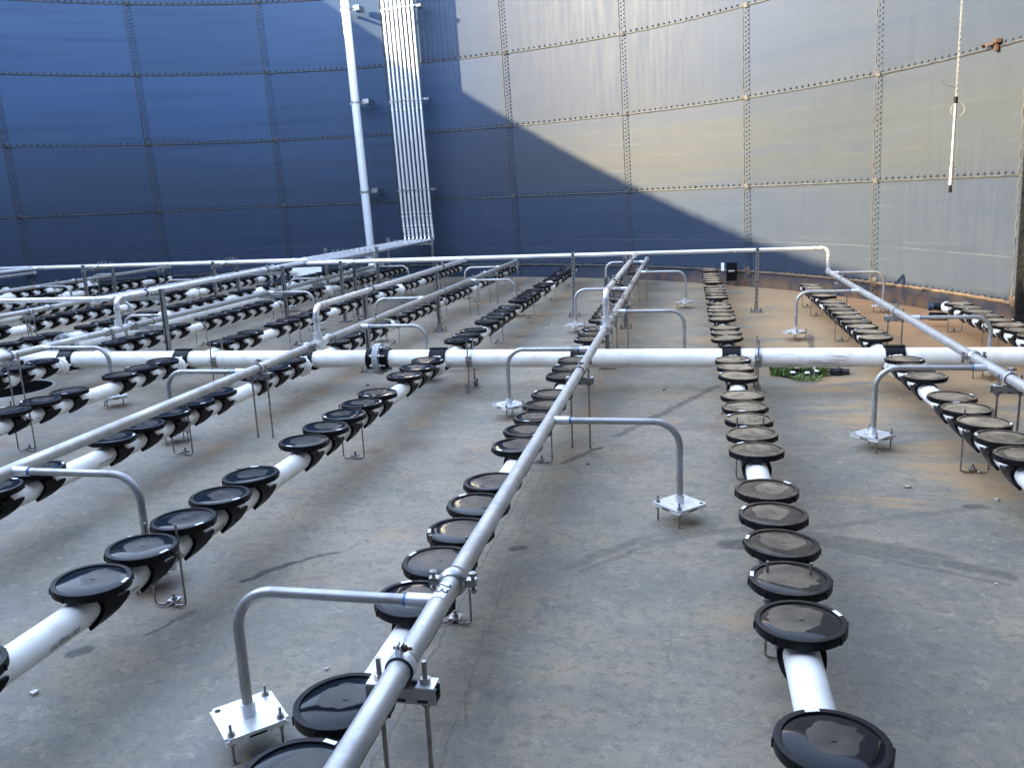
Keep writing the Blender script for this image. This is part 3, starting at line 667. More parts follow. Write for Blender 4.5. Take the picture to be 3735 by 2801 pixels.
# bent rod stands under the laterals
rodm = []
def stand(loc, label):
    t = thing('pipe_stand', label, 'pipe stand', loc, 'bent rod stands under the white pipes')
    for sg in (-1, 1):
        mb = MB(); mb.tube(rounded([(sg*0.070, 0, 0.365), (sg*0.070, 0, 0.010), (sg*0.020, -0.006, 0.010), (sg*0.012, 0.05, 0.012)], 0.014, 5), 0.0048, 8)
        mb.cyl((sg*0.070, 0, LZ-0.012), (sg*0.070, 0, LZ-0.003), 0.011, 6); mb.cyl((sg*0.070, 0, LZ+0.003), (sg*0.070, 0, LZ+0.012), 0.011, 6)
        mb.build('bent_rod', M['rod'], t)
    mb = MB(); mb.lathe([(LR+0.001, -0.016), (LR+0.0035, -0.016), (LR+0.0035, 0.016), (LR+0.001, 0.016)], 28, (0, 0, LZ), (0, 1, 0), closed=True)
    for sg in (-1, 1): mb.box((sg*0.070, 0, LZ), (0.030, 0.030, 0.005))
    mb.build('strap', M['strut'], t)
    mb = MB(); mb.box((0, 0.026, 0.020), (0.044, 0.046, 0.004)); mb.build('foot_plate', M['strut'], t)
    mb = MB(); mb.cyl((0, 0.026, 0.022), (0, 0.026, 0.032), 0.012, 6); mb.cyl((0, 0.026, 0.03), (0, 0.026, 0.046), 0.006, 8); mb.build('anchor_bolt', M['rod'], t)
    return t
st0 = None
for k in range(2, -9, -1):
    near_c = far_c = 0
    ys = ([4.88, 2.87] if -5 <= k <= 1 else []) + [9.12, 11.1, 12.98, 15.0]
    if k == 1: ys = [4.88, 2.87, 9.12, 10.95, 11.78]
    if k == 2: ys = [8.55, 9.65]
    if k == 0: ys = [4.66, 2.77, 9.12, 11.1, 12.98]
    for y in ys:
        if y > END[k]-0.1: continue
        q = cam_px((XK(k), y, 0.2))
        if q is None or q[0] < -40 or q[0] > 3790 or q[1] > 2850: continue
        if y < HY: near_c += 1; lab = 'bent rod pipe stand, %s from header towards camera, %s' % (ordw(near_c), rowname(k))
        else: far_c += 1; lab = 'bent rod pipe stand, %s from header towards far wall, %s' % (ordw(far_c), rowname(k))
        if st0 is None: st0 = stand((XK(k), y, 0), lab)
        else: copy_tree(st0, (XK(k), y, 0), lab)

# header pipe
t = thing('header_pipe', 'big white header pipe running across the whole floor', 'pipe', (0, HY, HZ))
mb = MB(); mb.cyl((-15.6, 0, 0), (3.15, 0, 0), HR, 40); mb.build('pipe', M['pvc'], t)
for k in range(2, -13, -1):
    x = XK(k); tee = MB()
    tee.lathe([(HR+0.001, -0.072), (HR+0.014, -0.070), (HR+0.014, 0.070), (HR+0.001, 0.072)], 32, (x, 0, 0), (1, 0, 0))
    tee.box((x, 0, HR+0.012), (0.150, 0.050, 0.016)); tee.box((x, 0, -HR-0.012), (0.150, 0.050, 0.016))
    tee.cyl((x, -0.105, LZ-HZ), (x, 0.105, LZ-HZ), 0.066, 24)
    tee.build('saddle_tee', M['black'], t)
for fx, nm in ((-2.64, 'flange_joint'),):
    mb = MB()
    mb.lathe([(HR+0.001, -0.10), (HR+0.018, -0.10), (HR+0.018, -0.028)], 36, (fx, 0, 0), (1, 0, 0), mi=1)
    mb.lathe([(HR+0.001, -0.028), (0.134, -0.026), (0.136, -0.024), (0.136, -0.002), (0.131, 0.0), (0.136, 0.002), (0.136, 0.024), (0.134, 0.026), (HR+0.001, 0.028)], 44, (fx, 0, 0), (1, 0, 0))
    mb.lathe([(HR+0.018, 0.028), (HR+0.018, 0.10), (HR+0.001, 0.10)], 36, (fx, 0, 0), (1, 0, 0), mi=1)
    for q in range(8):
        a = 2*math.pi*(q+0.5)/8; y, z = 0.112*math.cos(a), 0.112*math.sin(a)
        mb.cyl((fx-0.055, y, z), (fx+0.085, y, z), 0.008, 8, mi=2); mb.cyl((fx+0.027, y, z), (fx+0.046, y, z), 0.017, 6, mi=2); mb.cyl((fx-0.045, y, z), (fx-0.027, y, z), 0.017, 6, mi=2)
    mb.build(nm, [M['greypvc'], M['black'], M['rod']], t)
mb = MB()
for q in range(16):
    rg = random.Random(q); a = R_(rg.uniform(-70, 35)); x0 = rg.uniform(0.75, 1.25); ln = rg.uniform(0.03, 0.16)
    y, z = -math.cos(a)*(HR+0.0006), math.sin(a)*(HR+0.0006)
    mb.box((x0, y, z), (ln, 0.0012, 0.0018))
mb.build('scratch_marks', M['ink'], t)
def hstand(x, label):
    t = thing('header_stand', label, 'pipe stand', (x, HY, 0), 'bracket stands under the header')
    for sg in (-1, 1):
        mb = MB(); mb.cyl((0, sg*0.100, 0.07), (0, sg*0.100, 0.43), 0.0062, 10); mb.cyl((0, sg*0.100, HZ+0.004), (0, sg*0.100, HZ+0.016), 0.013, 6); mb.cyl((0, sg*0.100, HZ-0.016), (0, sg*0.100, HZ-0.004), 0.013, 6); mb.cyl((0, sg*0.100, 0.076), (0, sg*0.100, 0.086), 0.012, 6); mb.build('threaded_rod', M['rod'], t)
    mb = MB(); mb.lathe([(HR+0.001, -0.026), (HR+0.004, -0.026), (HR+0.004, 0.026), (HR+0.001, 0.026)], 32, (0, 0, HZ), (1, 0, 0), closed=True)
    for sg in (-1, 1): mb.box((0, sg*0.098, HZ), (0.052, 0.040, 0.006))
    mb.build('strap', M['strut'], t)
    mb = MB(); mb.box((0, 0, 0.073), (0.042, 0.270, 0.004))
    for sg in (-1, 1): mb.box((0, sg*0.133, 0.0375), (0.042, 0.004, 0.066)); mb.box((0, sg*0.148, 0.0045), (0.042, 0.034, 0.004))
    mb.build('foot_bracket', M['strut'], t)
    return t
hs0 = hstand(0.54, 'header stand between the dusty centre row and the weedy drain')
copy_tree(hs0, (-1.82, HY, 0), 'header stand just right of the fifth row of discs')
copy_tree(hs0, (-4.20, HY, 0), 'header stand between the grey flange joint and the left edge')

# supply main from the big riser to the header
t = thing('supply_main', 'big white pipe running from the tall wall riser to the header', 'pipe', (-6.33, 0, 0.27))
mb = MB(); mb.tube(rounded([(-0.02, 16.60, 0), (0, HY+0.02, 0)], 0.1), 0.080, 28); mb.build('pipe', M['pvc'], t)
mb = MB()
mb.lathe([(0.081, -0.03), (0.142, -0.028), (0.144, 0.0), (0.142, 0.028), (0.081, 0.03)], 36, (0, 7.55, 0), (0, 1, 0))
for q in range(8):
    a = 2*math.pi*(q+0.5)/8; mb.cyl((0.115*math.cos(a), 7.48, 0.115*math.sin(a)), (0.115*math.cos(a), 7.62, 0.115*math.sin(a)), 0.010, 8, mi=1); mb.cyl((0.115*math.cos(a), 7.49, 0.115*math.sin(a)), (0.115*math.cos(a), 7.515, 0.115*math.sin(a)), 0.018, 6, mi=1)
mb.build('flange_joint', [M['greypvc'], M['rod']], t)
mb = MB(); mb.lathe([(0.081, -0.03), (0.084, -0.03), (0.084, 0.03), (0.081, 0.03)], 28, (0, 8.2, 0), (0, 1, 0), closed=True)
for sg in (-1, 1): mb.cyl((sg*0.10, 8.2, -0.27), (sg*0.10, 8.2, 0.13), 0.006, 8); mb.box((sg*0.1, 8.2, 0), (0.04, 0.05, 0.006))
mb.build('strap', M['strut'], t)

# ------------------------------------------------------------------ lower air pipes with drop legs and supports
PZ, PR = 0.505, 0.0302
def grooved(mb, y):
    mb.lathe([(PR, -0.026), (PR+0.004, -0.026), (PR+0.012, -0.018), (PR+0.014, 0), (PR+0.012, 0.018), (PR+0.004, 0.026), (PR, 0.026)], 24, (0, y, 0), (0, 1, 0))
    for sg in (-1, 1):
        mb.box((sg*0.056, y, 0.0), (0.030, 0.026, 0.022)); mb.cyl((sg*0.060, y, -0.034), (sg*0.060, y, 0.026), 0.006, 8, mi=1); mb.lathe([(0.013, 0.022), (0.012, 0.030), (0.005, 0.034), (0.0005, 0.034)], 10, (sg*0.060, y, 0), mi=1); mb.cyl((sg*0.060, y, -0.030), (sg*0.060, y, -0.020), 0.012, 6, mi=1)
PIPES = {  # x, ya, yb, label, right legs, left legs, couplings, feeder tee
    'a': (1.745, 2.05, 11.42, 'dull aluminium air pipe slanting down the right side', 'right-hand air pipe', [7.36, 11.25], [5.33, 9.28], [5.66], None),
    'b': (-0.675, -0.45, 14.25, 'aluminium air pipe tagged 2B in the centre foreground', 'air pipe tagged 2B', [4.03, 7.97, 11.93], [2.085, 6.0, 9.90, 13.75], [2.215, 6.85, 7.22], 7.03),
    'c': (-2.95, -1.3, 14.55, 'aluminium air pipe left of the one tagged 2B', 'air pipe next left of 2B', [3.06, 7.22, 11.30], [5.2, 9.32, 13.45], [6.13, 6.55, 12.25], 6.34),
    'd': (-5.42, -1.5, 14.6, 'third aluminium air pipe from the right, by the sump', 'third air pipe from right', [6.18, 10.25, 14.15], [8.16, 12.14], [7.02, 7.40, 13.05], 7.21),
    'e': (-7.72, -1.5, 14.9, 'fourth aluminium air pipe from the right, half hidden by feed pipes', 'fourth air pipe from right', [9.7, 13.6], [7.8, 12.4], [9.0], 7.20),
    'f': (-10.3, 0.0, 15.5, 'fifth aluminium air pipe from the right, before the blue wall', 'fifth air pipe from right', [11.82], [14.03], [12.70], 10.6),
    'g': (-12.9, 2.0, 14.85, 'aluminium air pipe ending at the far left wall', 'leftmost air pipe', [], [14.2], [], 11.0)}
LEG = 'drop legs with square base plates'
def leg_parts(t, off=0.635):
    mb = MB(); mb.tube(rounded([(0.075, 0, PZ), (off, 0, PZ), (off, 0, 0.10)], 0.125, 10), 0.0165, 16); mb.build('bent_pipe', M['galv'], t)
    mb = MB(); mb.cyl((0.018, 0, PZ), (0.098, 0, PZ), 0.0215, 20); mb.build('socket', M['plate'], t)
    mb = MB(); mb.cyl((0.098, 0, PZ), (0.106, 0, PZ), 0.0185, 16); mb.build('tape_band', M['bluetape'], t)
    mb = MB(); mb.cyl((off, 0, 0.094), (off, 0, 0.135), 0.0225, 20); mb.build('plate_socket', M['plate'], t)
    rot = Matrix.Rotation(R_(45), 3, 'Z')
    bmm = bmesh.new(); bmesh.ops.create_cube(bmm, size=1); bmesh.ops.scale(bmm, vec=(0.192, 0.192, 0.008), verts=bmm.verts)
    bmesh.ops.bevel(bmm, geom=[e for e in bmm.edges if abs(e.verts[0].co.z-e.verts[1].co.z) > 0.001], offset=0.012, segments=3, affect='EDGES')
    bmesh.ops.rotate(bmm, cent=(0, 0, 0), matrix=rot, verts=bmm.verts); bmesh.ops.translate(bmm, vec=(off, 0, 0.090), verts=bmm.verts)
    me_ = bpy.data.meshes.new('base_plate'); bmm.to_mesh(me_); bmm.free(); me_.materials.append(M['plate']); place('base_plate', me_, t)
    mb = MB()
    for q in range(4):
        a = math.pi/2*q
        mb.box((off+0.052*math.cos(a+math.pi/4)*1.0, 0.052*math.sin(a+math.pi/4), 0.080), (0.186 if q % 2 == 0 else 0.070, 0.070 if q % 2 == 0 else 0.070, 0.0115), Matrix.Rotation(a+math.pi/4, 3, 'Z') if q % 2 else rot)
    mb2 = MB(); mb2.box((off, 0, 0.0795), (0.184, 0.184, 0.012), rot)
    for q in range(4):
        a = math.pi/4 + math.pi/2*q; mb2.box((off+0.092*math.cos(a), 0.092*math.sin(a), 0.078), (0.003, 0.052, 0.006), Matrix.Rotation(a, 3, 'Z'), 1)
    mb2.build('pad', [M['pad'], M['slot']], t, smooth=False)
    for q in range(3):
        a = math.pi/2*q + math.pi/2
        x, y = off+0.105*math.cos(a), 0.105*math.sin(a)
        mb = MB(); mb.cyl((x, y, 0.0), (x, y, 0.128), 0.0045, 8); mb.cyl((x, y, 0.094), (x, y, 0.097), 0.013, 12); mb.cyl((x, y, 0.097), (x, y, 0.106), 0.009, 6); mb.cyl((x, y, 0.060), (x, y, 0.073), 0.009, 6); mb.cyl((x, y, 0.0), (x, y, 0.004), 0.011, 10)
        mb.build('anchor_rod', M['rod'], t)
    mb = MB(); mb.cyl((off+0.105, 0, 0.0942), (off+0.105, 0, 0.0952), 0.009, 14); mb.build('bolt_hole', M['slot'], t)
leg0 = None
def strut_support(loc, label):
    t = thing('strut_support', label, 'pipe support', loc, 'two-rod strut supports under the air pipes')
    zt = PZ-PR-0.010
    for sg in (-1, 1):
        mb = MB(); mb.cyl((sg*0.058, 0, 0.0), (sg*0.058, 0, zt+0.062), 0.0062, 10); mb.cyl((sg*0.058, 0, zt+0.004), (sg*0.058, 0, zt+0.018), 0.0135, 6); mb.cyl((sg*0.058, 0, zt-0.056), (sg*0.058, 0, zt-0.044), 0.0125, 6); mb.cyl((sg*0.058, 0, 0.0), (sg*0.058, 0, 0.02), 0.0085, 8)
        mb.build('threaded_rod', M['rod'], t)
        mb = MB(); mb.box((sg*0.062, 0, zt+0.002), (0.046, 0.048, 0.0045)); mb.build('washer_plate', M['plate'], t)
    mb = MB(); mb.box((0, -0.0195, zt-0.0225), (0.176, 0.003, 0.040)); mb.box((0, 0.0195, zt-0.0225), (0.176, 0.003, 0.040)); mb.box((0, 0, zt-0.0425), (0.176, 0.036, 0.003)); mb.box((0, -0.0145, zt-0.003), (0.176, 0.007, 0.003)); mb.box((0, 0.0145, zt-0.003), (0.176, 0.007, 0.003))
    for q in range(3): mb.box((-0.055+q*0.055, -0.0215, zt-0.034), (0.026, 0.001, 0.007), mi=1)
    mb.build('channel', [M['strut'], M['slot']], t, smooth=False)
    clamp_parts(t)
    return t
def clamp_parts(t, z=PZ, name='pipe_clamp'):
    mb = MB()
    mb.lathe([(PR+0.003, -0.0155), (PR+0.006, -0.0155), (PR+0.006, 0.0155), (PR+0.003, 0.0155)], 24, (0, 0, z), (0, 1, 0), closed=True)
    for sg in (-1, 1): mb.box((sg*0.0055, 0, z+PR+0.018), (0.003, 0.028, 0.030))
    mb.cyl((-0.016, 0, z+PR+0.021), (0.030, 0, z+PR+0.021), 0.0042, 8, mi=1); mb.cyl((0.008, 0, z+PR+0.021), (0.017, 0, z+PR+0.021), 0.0085, 6, mi=1)
    mb.build(name, [M['plate'], M['rust']], t)
    mb = MB(); mb.lathe([(PR, -0.019), (PR+0.0055, -0.019), (PR+0.0055, 0.019), (PR, 0.019)], 24, (0, 0, z), (0, 1, 0), closed=True); mb.build('rubber_liner', M['rubber'], t)
ss0 = None
SUP = {'a': [5.03, 7.74, 10.40], 'b': [1.745, 5.22, 8.79, 12.80], 'c': [2.0, 5.33, 11.48, 12.74, 14.4], 'd': [5.84, 11.8, 13.6], 'e': [8.69, 12.9], 'f': [12.3, 13.24, 15.2]}
for key, (x, ya, yb, lab, short, rl, ll, cps, tee) in PIPES.items():
    t = thing('air_pipe', lab, 'pipe', (x, 0, PZ), 'dull aluminium air pipes')
    mb = MB(); mb.cyl((0, ya, 0), (0, yb, 0), PR, 28); mb.build('pipe', M['alu'], t)
    for y in cps:
        mb = MB(); grooved(mb, y); mb.build('coupling', [M['strut'], M['rod']], t)
    mb = MB(); mb.lathe([(PR, -0.03), (PR+0.007, -0.03), (PR+0.008, 0.0), (PR+0.004, 0.012), (0.001, 0.014)], 22, (0, yb, 0), (0, 1, 0)); mb.build('end_cap', M['plate'], t)
    if tee:
        mb = MB(); mb.cyl((0, tee-0.11, 0), (0, tee+0.11, 0), PR+0.006, 24); mb.cyl((0, tee, 0), (0, tee, 0.085), PR+0.006, 24); mb.build('tee', M['stainless'], t)
    if key == 'b':
        mb = MB(); rows = [(a, 2.055, 2.145) for a in (-34, -20, -5, 10, 24, 36)]; mb.shell(rows, PR+0.0006, PR+0.0016); tg = mb.build('tag', M['sticker'], t)
        mb = MB(); me_ = text_mesh('2B', 0.055)
        vs = []
        for v in me_.vertices:
            a = R_(0) + v.co.y/(PR+0.0024); vs.append(((PR+0.0024)*math.sin(a), 2.140-v.co.x*1.05, (PR+0.0024)*math.cos(a)))
        mb.add(vs, [tuple(p.vertices) for p in me_.polygons]); o = mb.build('lettering', M['ink'], tg, smooth=False)
    for sgn, ys in ((1, rl), (-1, ll)):
        for c, y in enumerate(ys):
            lb = 'drop leg of the %s, %s on %s side from camera' % (short, ordw(c+1), 'right' if sgn > 0 else 'left')
            if leg0 is None:
                leg0 = thing('drop_leg', lb, 'pipe leg', (x, y, 0), LEG, 0 if sgn > 0 else math.pi); leg_parts(leg0)
            else: copy_tree(leg0, (x, y, 0), lb, LEG, 0 if sgn > 0 else math.pi)
    for c, y in enumerate(SUP.get(key, [])):
        lb = 'strut support under the %s, %s from camera' % (short, ordw(c+1))
        if ss0 is None: ss0 = strut_support((x, y, 0), lb)
        else: copy_tree(ss0, (x, y, 0), lb)

# ------------------------------------------------------------------ polished risers, rack runs and feeders
UZ, UR = 0.800, 0.0258
RISE = 'row of eight polished risers on the wall'
RXY = [(-5.136-0.0926*i, 16.965+0.020*i) for i in range(8)]
def lean(x, y, z): return (x + KX*z, y + KY*z, z)
RUN = {
    0: [(None, 11.45), (1.745, 11.45), (1.745, 11.45, 'down')], 1: [(None, 11.36), (-0.675, 11.36), (-0.675, 7.03), 'down'],
    2: [(None, 11.27), (-2.95, 11.27), (-2.95, 6.34), 'down'], 3: [(None, 7.21), 'down'],
    4: [(None, 7.20), (-7.72, 7.20), 'down'], 5: [(None, 11.86), (-10.3, 11.86), (-10.3, 10.6), 'down'],
    6: [(None, 11.95), (-12.9, 11.95), (-12.9, 11.0), 'down'], 7: [(None, 12.04), (-14.6, 12.04)]}
WHERE = ['feeding the right-hand air pipe', 'feeding the air pipe tagged 2B', 'feeding the air pipe next left of 2B', 'feeding the third air pipe by the sump',
         'turning left at the near end of the rack', 'turning left to the fifth air pipe', 'turning left beyond the fifth air pipe', 'running left along the far blue wall']
for i in range(8):
    x, y = RXY[i]
    pts = [lean(x, y, 7.3), lean(x, y, 1.2), (x, y-0.04, UZ)]
    lastx, lasty = x, y
    joints = []
    for s_ in RUN[i]:
        if s_ == 'down' or len(s_) == 3: pts.append((lastx, lasty, PZ+0.05))
        else:
            lastx = x if s_[0] is None else s_[0]; lasty = s_[1]; pts.append((lastx, lasty, UZ))
    if i == 0: pts[-1] = (1.745, 11.45, PZ)
    t = thing('riser_pipe', 'polished riser, %s from right on wall, %s' % (ordw(i+1), WHERE[i]), 'pipe', (x, y, 0), RISE)
    inv = Matrix.Translation((-x, -y, 0))
    path = rounded(pts, 0.075, 9)
    mb = MB(); mb.tube([inv @ Vector(p) for p in path], UR if i else UR, 18); mb.build('tube', M['stainless'], t)
    P = [Vector(p) for p in pts]
    for j in range(1, len(P)-1):                      # weld sleeves either side of each elbow
        for o_ in (-1, 1):
            d = (P[j+o_]-P[j]).normalized(); ln = (P[j+o_]-P[j]).length
            if ln < 0.2: continue
            c = inv @ (P[j]+d*0.085); mb = MB(); mb.cyl(c, c+d*0.022, UR+0.0045, 18); mb.build('weld_sleeve', M['riser'], t)
            c2 = inv @ (P[j]+d*min(0.17, ln*0.45)); mb = MB(); mb.cyl(c2, c2+d*0.018, UR+0.004, 18); mb.build('weld_sleeve', M['riser'], t)
# wall brackets for the risers
def wbracket(z, label):
    t = thing('riser_bracket', label, 'bracket', lean(-5.46, 17.035, z), 'clamp rails across the eight risers')
    t.rotation_euler = (0, 0, -math.atan2(0.020, 0.0926)); sp_ = math.hypot(0.020, 0.0926)
    mb = MB(); mb.box((0.04, 0.047, 0), (0.90, 0.035, 0.04)); mb.box((0.36, 0.20, 0), (0.04, 0.30, 0.04)); mb.box((-0.34, 0.14, 0), (0.04, 0.18, 0.04)); mb.box((0.455, 0.026, 0), (0.03, 0.004, 0.03), mi=1); mb.build('rail', [M['strut'], M['slot']], t, smooth=False)
    mb = MB()
    for i in range(8):
        cx_ = sp_*(3.5-i)
        mb.lathe([(UR+0.001, -0.014), (UR+0.0045, -0.014), (UR+0.0045, 0.014), (UR+0.001, 0.014)], 16, (cx_, 0, 0), closed=True); mb.box((cx_+0.045, -0.005, 0), (0.014, 0.05, 0.024))
    mb.build('clamp', M['strut'], t)
    return t
wbracket(5.30, 'clamp rail across the eight risers, top one at the picture edge')
wbracket(3.57, 'clamp rail across the eight risers, middle one')
wbracket(1.82, 'clamp rail across the eight risers, lowest one above the elbows')
# big riser
t = thing('tall_riser', 'thick pale vertical pipe on the wall left of the eight thin risers', 'pipe', (-6.35, 16.9, 0))
def BL(z): return Vector(lean(-6.50, 16.95, z))-Vector((-6.35, 16.9, 0))
mb = MB(); mb.tube([BL(7.4), BL(0.42)], 0.0835, 32); mb.build('pipe', M['bigriser'], t)
mb = MB(); mb.tube(rounded([BL(0.46), BL(0.27), (0.0, -0.35, 0.27)], 0.11, 8), 0.086, 24); mb.build('elbow', M['pvc'], t)
mb = MB(); mb.lathe([(0.084, -0.02), (0.14, -0.02), (0.14, 0.02), (0.084, 0.02)], 32, BL(0.50)); mb.build('flange', M['plate'], t)
mb = MB()
for z in (2.75, 4.55): mb.lathe([(0.0838, -0.004), (0.0855, -0.002), (0.0855, 0.002), (0.0838, 0.004)], 28, BL(z))
mb.build('weld_ring', M['plate'], t)
for z, w in ((5.35, 'top'), (3.58, 'middle'), (1.82, 'lowest')):
    t2 = thing('pipe_bracket', 'strap bracket holding the thick pale riser to the wall, %s one' % w, 'bracket', lean(-6.5, 16.95, z), 'strap brackets on the thick riser')
    mb = MB(); mb.lathe([(0.0845, -0.022), (0.088, -0.022), (0.088, 0.022), (0.0845, 0.022)], 28, closed=True); mb.build('strap', M['strut'], t2)
    mb = MB(); mb.box((0.03, 0.10, 0), (0.36, 0.02, 0.05)); mb.box((0.175, 0.25, 0.03), (0.13, 0.30, 0.09)); mb.box((-0.11, 0.25, 0), (0.04, 0.30, 0.04)); mb.cyl((0.10, 0.08, 0.01), (0.22, 0.02, -0.01), 0.006, 8); mb.build('arm', M['strut'], t2, smooth=False)

# strut posts
PG = 'upright slotted strut posts'
def post_parts(t, h, slots='x', base=True):
    mb = MB(); s_ = 0.041; w = 0.003
    if slots == 'y':   # slotted web faces the camera
        mb.box((0, -s_/2, h/2), (s_, w, h)); mb.box((-s_/2+w/2, 0, h/2), (w, s_-w, h)); mb.box((s_/2-w/2, 0, h/2), (w, s_-w, h))
        n_ = int(h/0.052)
        for q in range(n_): mb.box((0, -s_/2-w/2-0.0006, 0.03+q*0.052), (0.013, 0.0012, 0.028), mi=1)
    else:              # open side with two lips faces the camera
        mb.box((0, s_/2, h/2), (s_, w, h)); mb.box((-s_/2+w/2, 0, h/2), (w, s_-w, h)); mb.box((s_/2-w/2, 0, h/2), (w, s_-w, h))
        for sg in (-1, 1): mb.box((sg*(s_/2-0.0055), -s_/2, h/2), (0.009, w, h))
    mb.build('channel', [M['strut'], M['slot']], t, smooth=False)
    if base:
        mb = MB(); mb.box((0, 0, 0.007), (0.155, 0.155, 0.008)); mb.box((0, -0.0245, 0.06), (0.05, 0.004, 0.10)); mb.box((0, 0.0245, 0.06), (0.05, 0.004, 0.10)); mb.build('base_plate', M['strut'], t, smooth=False)
        for sx in (-1, 1):
            for sy in (-1, 1):
                mb = MB(); mb.cyl((sx*0.058, sy*0.058, 0.0), (sx*0.058, sy*0.058, 0.055), 0.006, 8); mb.cyl((sx*0.058, sy*0.058, 0.011), (sx*0.058, sy*0.058, 0.024), 0.012, 6); mb.build('anchor_bolt', M['rod'], t)
def post(x, y, h, label, slots='x'):
    t = thing('strut_post', label, 'post', (x, y, 0), PG); post_parts(t, h, slots); return t
post(0.866, 11.40, 0.835, 'slotted steel post standing between the two dusty rows on the right', 'y')
post(-1.50, 11.22, 0.858, 'slotted steel post right of the fifth row, holding the long cross pipe', 'y')
t = post(-0.738, 10.16, 0.855, 'steel post beside the pipe tagged 2B, far one'); clamp_parts(t, UZ, 'upper_clamp')
t = post(-0.738, 7.79, 0.845, 'steel post beside the pipe tagged 2B, at its feeder elbow')
post(-3.03, 10.03, 0.846, 'steel post beside the second air pipe, free standing with base in view')
post(-3.03, 7.62, 0.845, 'steel post beside the second air pipe, just behind the header')
for y, w in ((7.62, 'nearer'), (10.27, 'farther')):
    t = post(-5.19, y, 0.845, 'steel post right of the third air pipe, %s one with a crossbar' % w)
    mb = MB(); mb.box((-0.22, 0.0, UZ-UR-0.022), (0.42, 0.041, 0.041)); mb.build('crossbar', M['strut'], t, smooth=False)
    mb = MB(); mb.box((-0.20, 0, PZ-PR-0.022), (0.34, 0.041, 0.041)); mb.build('crossbar', M['strut'], t, smooth=False)
# clamps of the feeders onto their posts
for (x, y, z, lab) in ((-0.675, 10.16, UZ, 'clamp on the 2B feeder pipe at the far post'), (-0.675, 7.79, UZ, 'clamp on the 2B feeder pipe near its elbow'), (-0.675, 7.55, PZ, 'clamp on the pipe tagged 2B behind the header'), (-0.675, 10.16, PZ, 'clamp on the pipe tagged 2B at the far post'),
                       (-2.95, 10.03, UZ, 'clamp on the second feeder pipe at its free standing post'), (-2.95, 10.03, PZ, 'clamp on the second air pipe at its free standing post'), (-2.95, 7.62, UZ, 'clamp on the second feeder pipe behind the header'), (-2.95, 7.62, PZ, 'clamp on the second air pipe behind the header'),
                       (-5.414, 7.70, UZ, 'clamp on the rack pipe near its drop elbow'), (-5.42, 7.75, PZ, 'clamp on the third air pipe near the header'), (-5.414, 10.3, UZ, 'clamp on the rack pipe farther back'), (-5.42, 10.5, PZ, 'clamp on the third air pipe farther back')):
    t = thing('pipe_clamp', lab, 'clamp', (x, y, 0), 'split ring clamps on the pipes'); clamp_parts(t, z)
# portal frames carrying several pipes
def portal(a, b_, h, label, zbar, slots2='x'):
    a = Vector(a); b_ = Vector(b_); t = thing('pipe_portal', label, 'frame', (a.x, a.y, 0), 'two-post portals carrying pipes')
    d = b_-a
    for q, (v, sl_) in enumerate(((Vector((0, 0)), 'x'), (d, slots2))):
        mb = MB(); s_ = 0.041
        mb.box((v.x-s_/2+.0015, v.y, h/2), (.003, s_, h)); mb.box((v.x+s_/2-.0015, v.y, h/2), (.003, s_, h)); mb.box((v.x, v.y+s_/2, h/2), (s_-.006, .003, h))
        for sg in (-1, 1): mb.box((v.x+sg*(s_/2-.0075), v.y-s_/2+.0015, h/2), (.008, .003, h))
        if sl_ == 'y':
            for m_ in range(int(h/0.06)): mb.box((v.x, v.y-s_/2-.0012, 0.04+m_*0.06), (.014, .0012, .03), mi=1)
        mb.box((v.x, v.y, 0.007), (0.15, 0.15, 0.008)); mb.build('post', [M['strut'], M['slot']], t, smooth=False)
    mb = MB(); ln = d.length; mb.box((d.x/2, d.y/2, zbar), (ln+0.06, 0.038, 0.038), Matrix.Rotation(math.atan2(d.y, d.x), 3, 'Z')); mb.build('crossbar', M['strut'], t, smooth=False)
    return t
portal((-4.68, 10.98), (-4.70, 11.50), 0.84, 'two-post frame under the cross pipes left of centre', UZ-UR-0.022, 'y')
portal((-6.98, 11.60), (-6.98, 12.28), 0.84, 'two-post frame under the left-hand cross pipes, nearer the rack', UZ-UR-0.022)
portal((-9.20, 11.60), (-9.20, 12.28), 0.84, 'two-post frame under the left-hand cross pipes, at the left', UZ-UR-0.022)
portal((-5.02, 13.30), (-5.92, 13.30), 0.90, 'two-post frame under the pipe rack, nearer one', UZ-UR-0.022)
portal((-5.02, 16.45), (-5.95, 16.45), 0.90, 'two-post frame under the pipe rack, at the wall end', UZ-UR-0.022)
def tclamps(pts, along, label):
    t = thing('clamp_row', label, 'clamps', tuple(pts[0]), 'rows of pipe clamps on the frames'); o_ = Vector(pts[0])
    for p in pts:
        v = Vector(p)-o_; mb = MB()
        mb.lathe([(UR+0.001, -0.014), (UR+0.005, -0.014), (UR+0.005, 0.014), (UR+0.001, 0.014)], 16, v, along, closed=True)
        mb.box(v+Vector((0, 0, UR+0.020)), (0.012, 0.012, 0.030)); mb.box(v+Vector((0, 0, UR+0.036)), (0.030, 0.030, 0.010)); mb.build('clamp', M['strut'], t)
tclamps([(RXY[i][0], 13.30, UZ) for i in range(8)], (0, 1, 0), 'row of eight clamps on the pipe rack, nearer row')
tclamps([(RXY[i][0], 16.10, UZ) for i in range(8)], (0, 1, 0), 'row of eight clamps on the pipe rack, by the wall')
tclamps([(-4.60, y, UZ) for y in (11.27, 11.36, 11.45)], (1, 0, 0), 'three clamps on the cross pipes left of centre')
tclamps([(-6.90, y, UZ) for y in (11.86, 11.95, 12.04)], (1, 0, 0), 'three clamps on left cross pipes nearer the rack')
tclamps([(-9.12, y, UZ) for y in (11.86, 11.95, 12.04)], (1, 0, 0), 'three clamps on left cross pipes at the left')

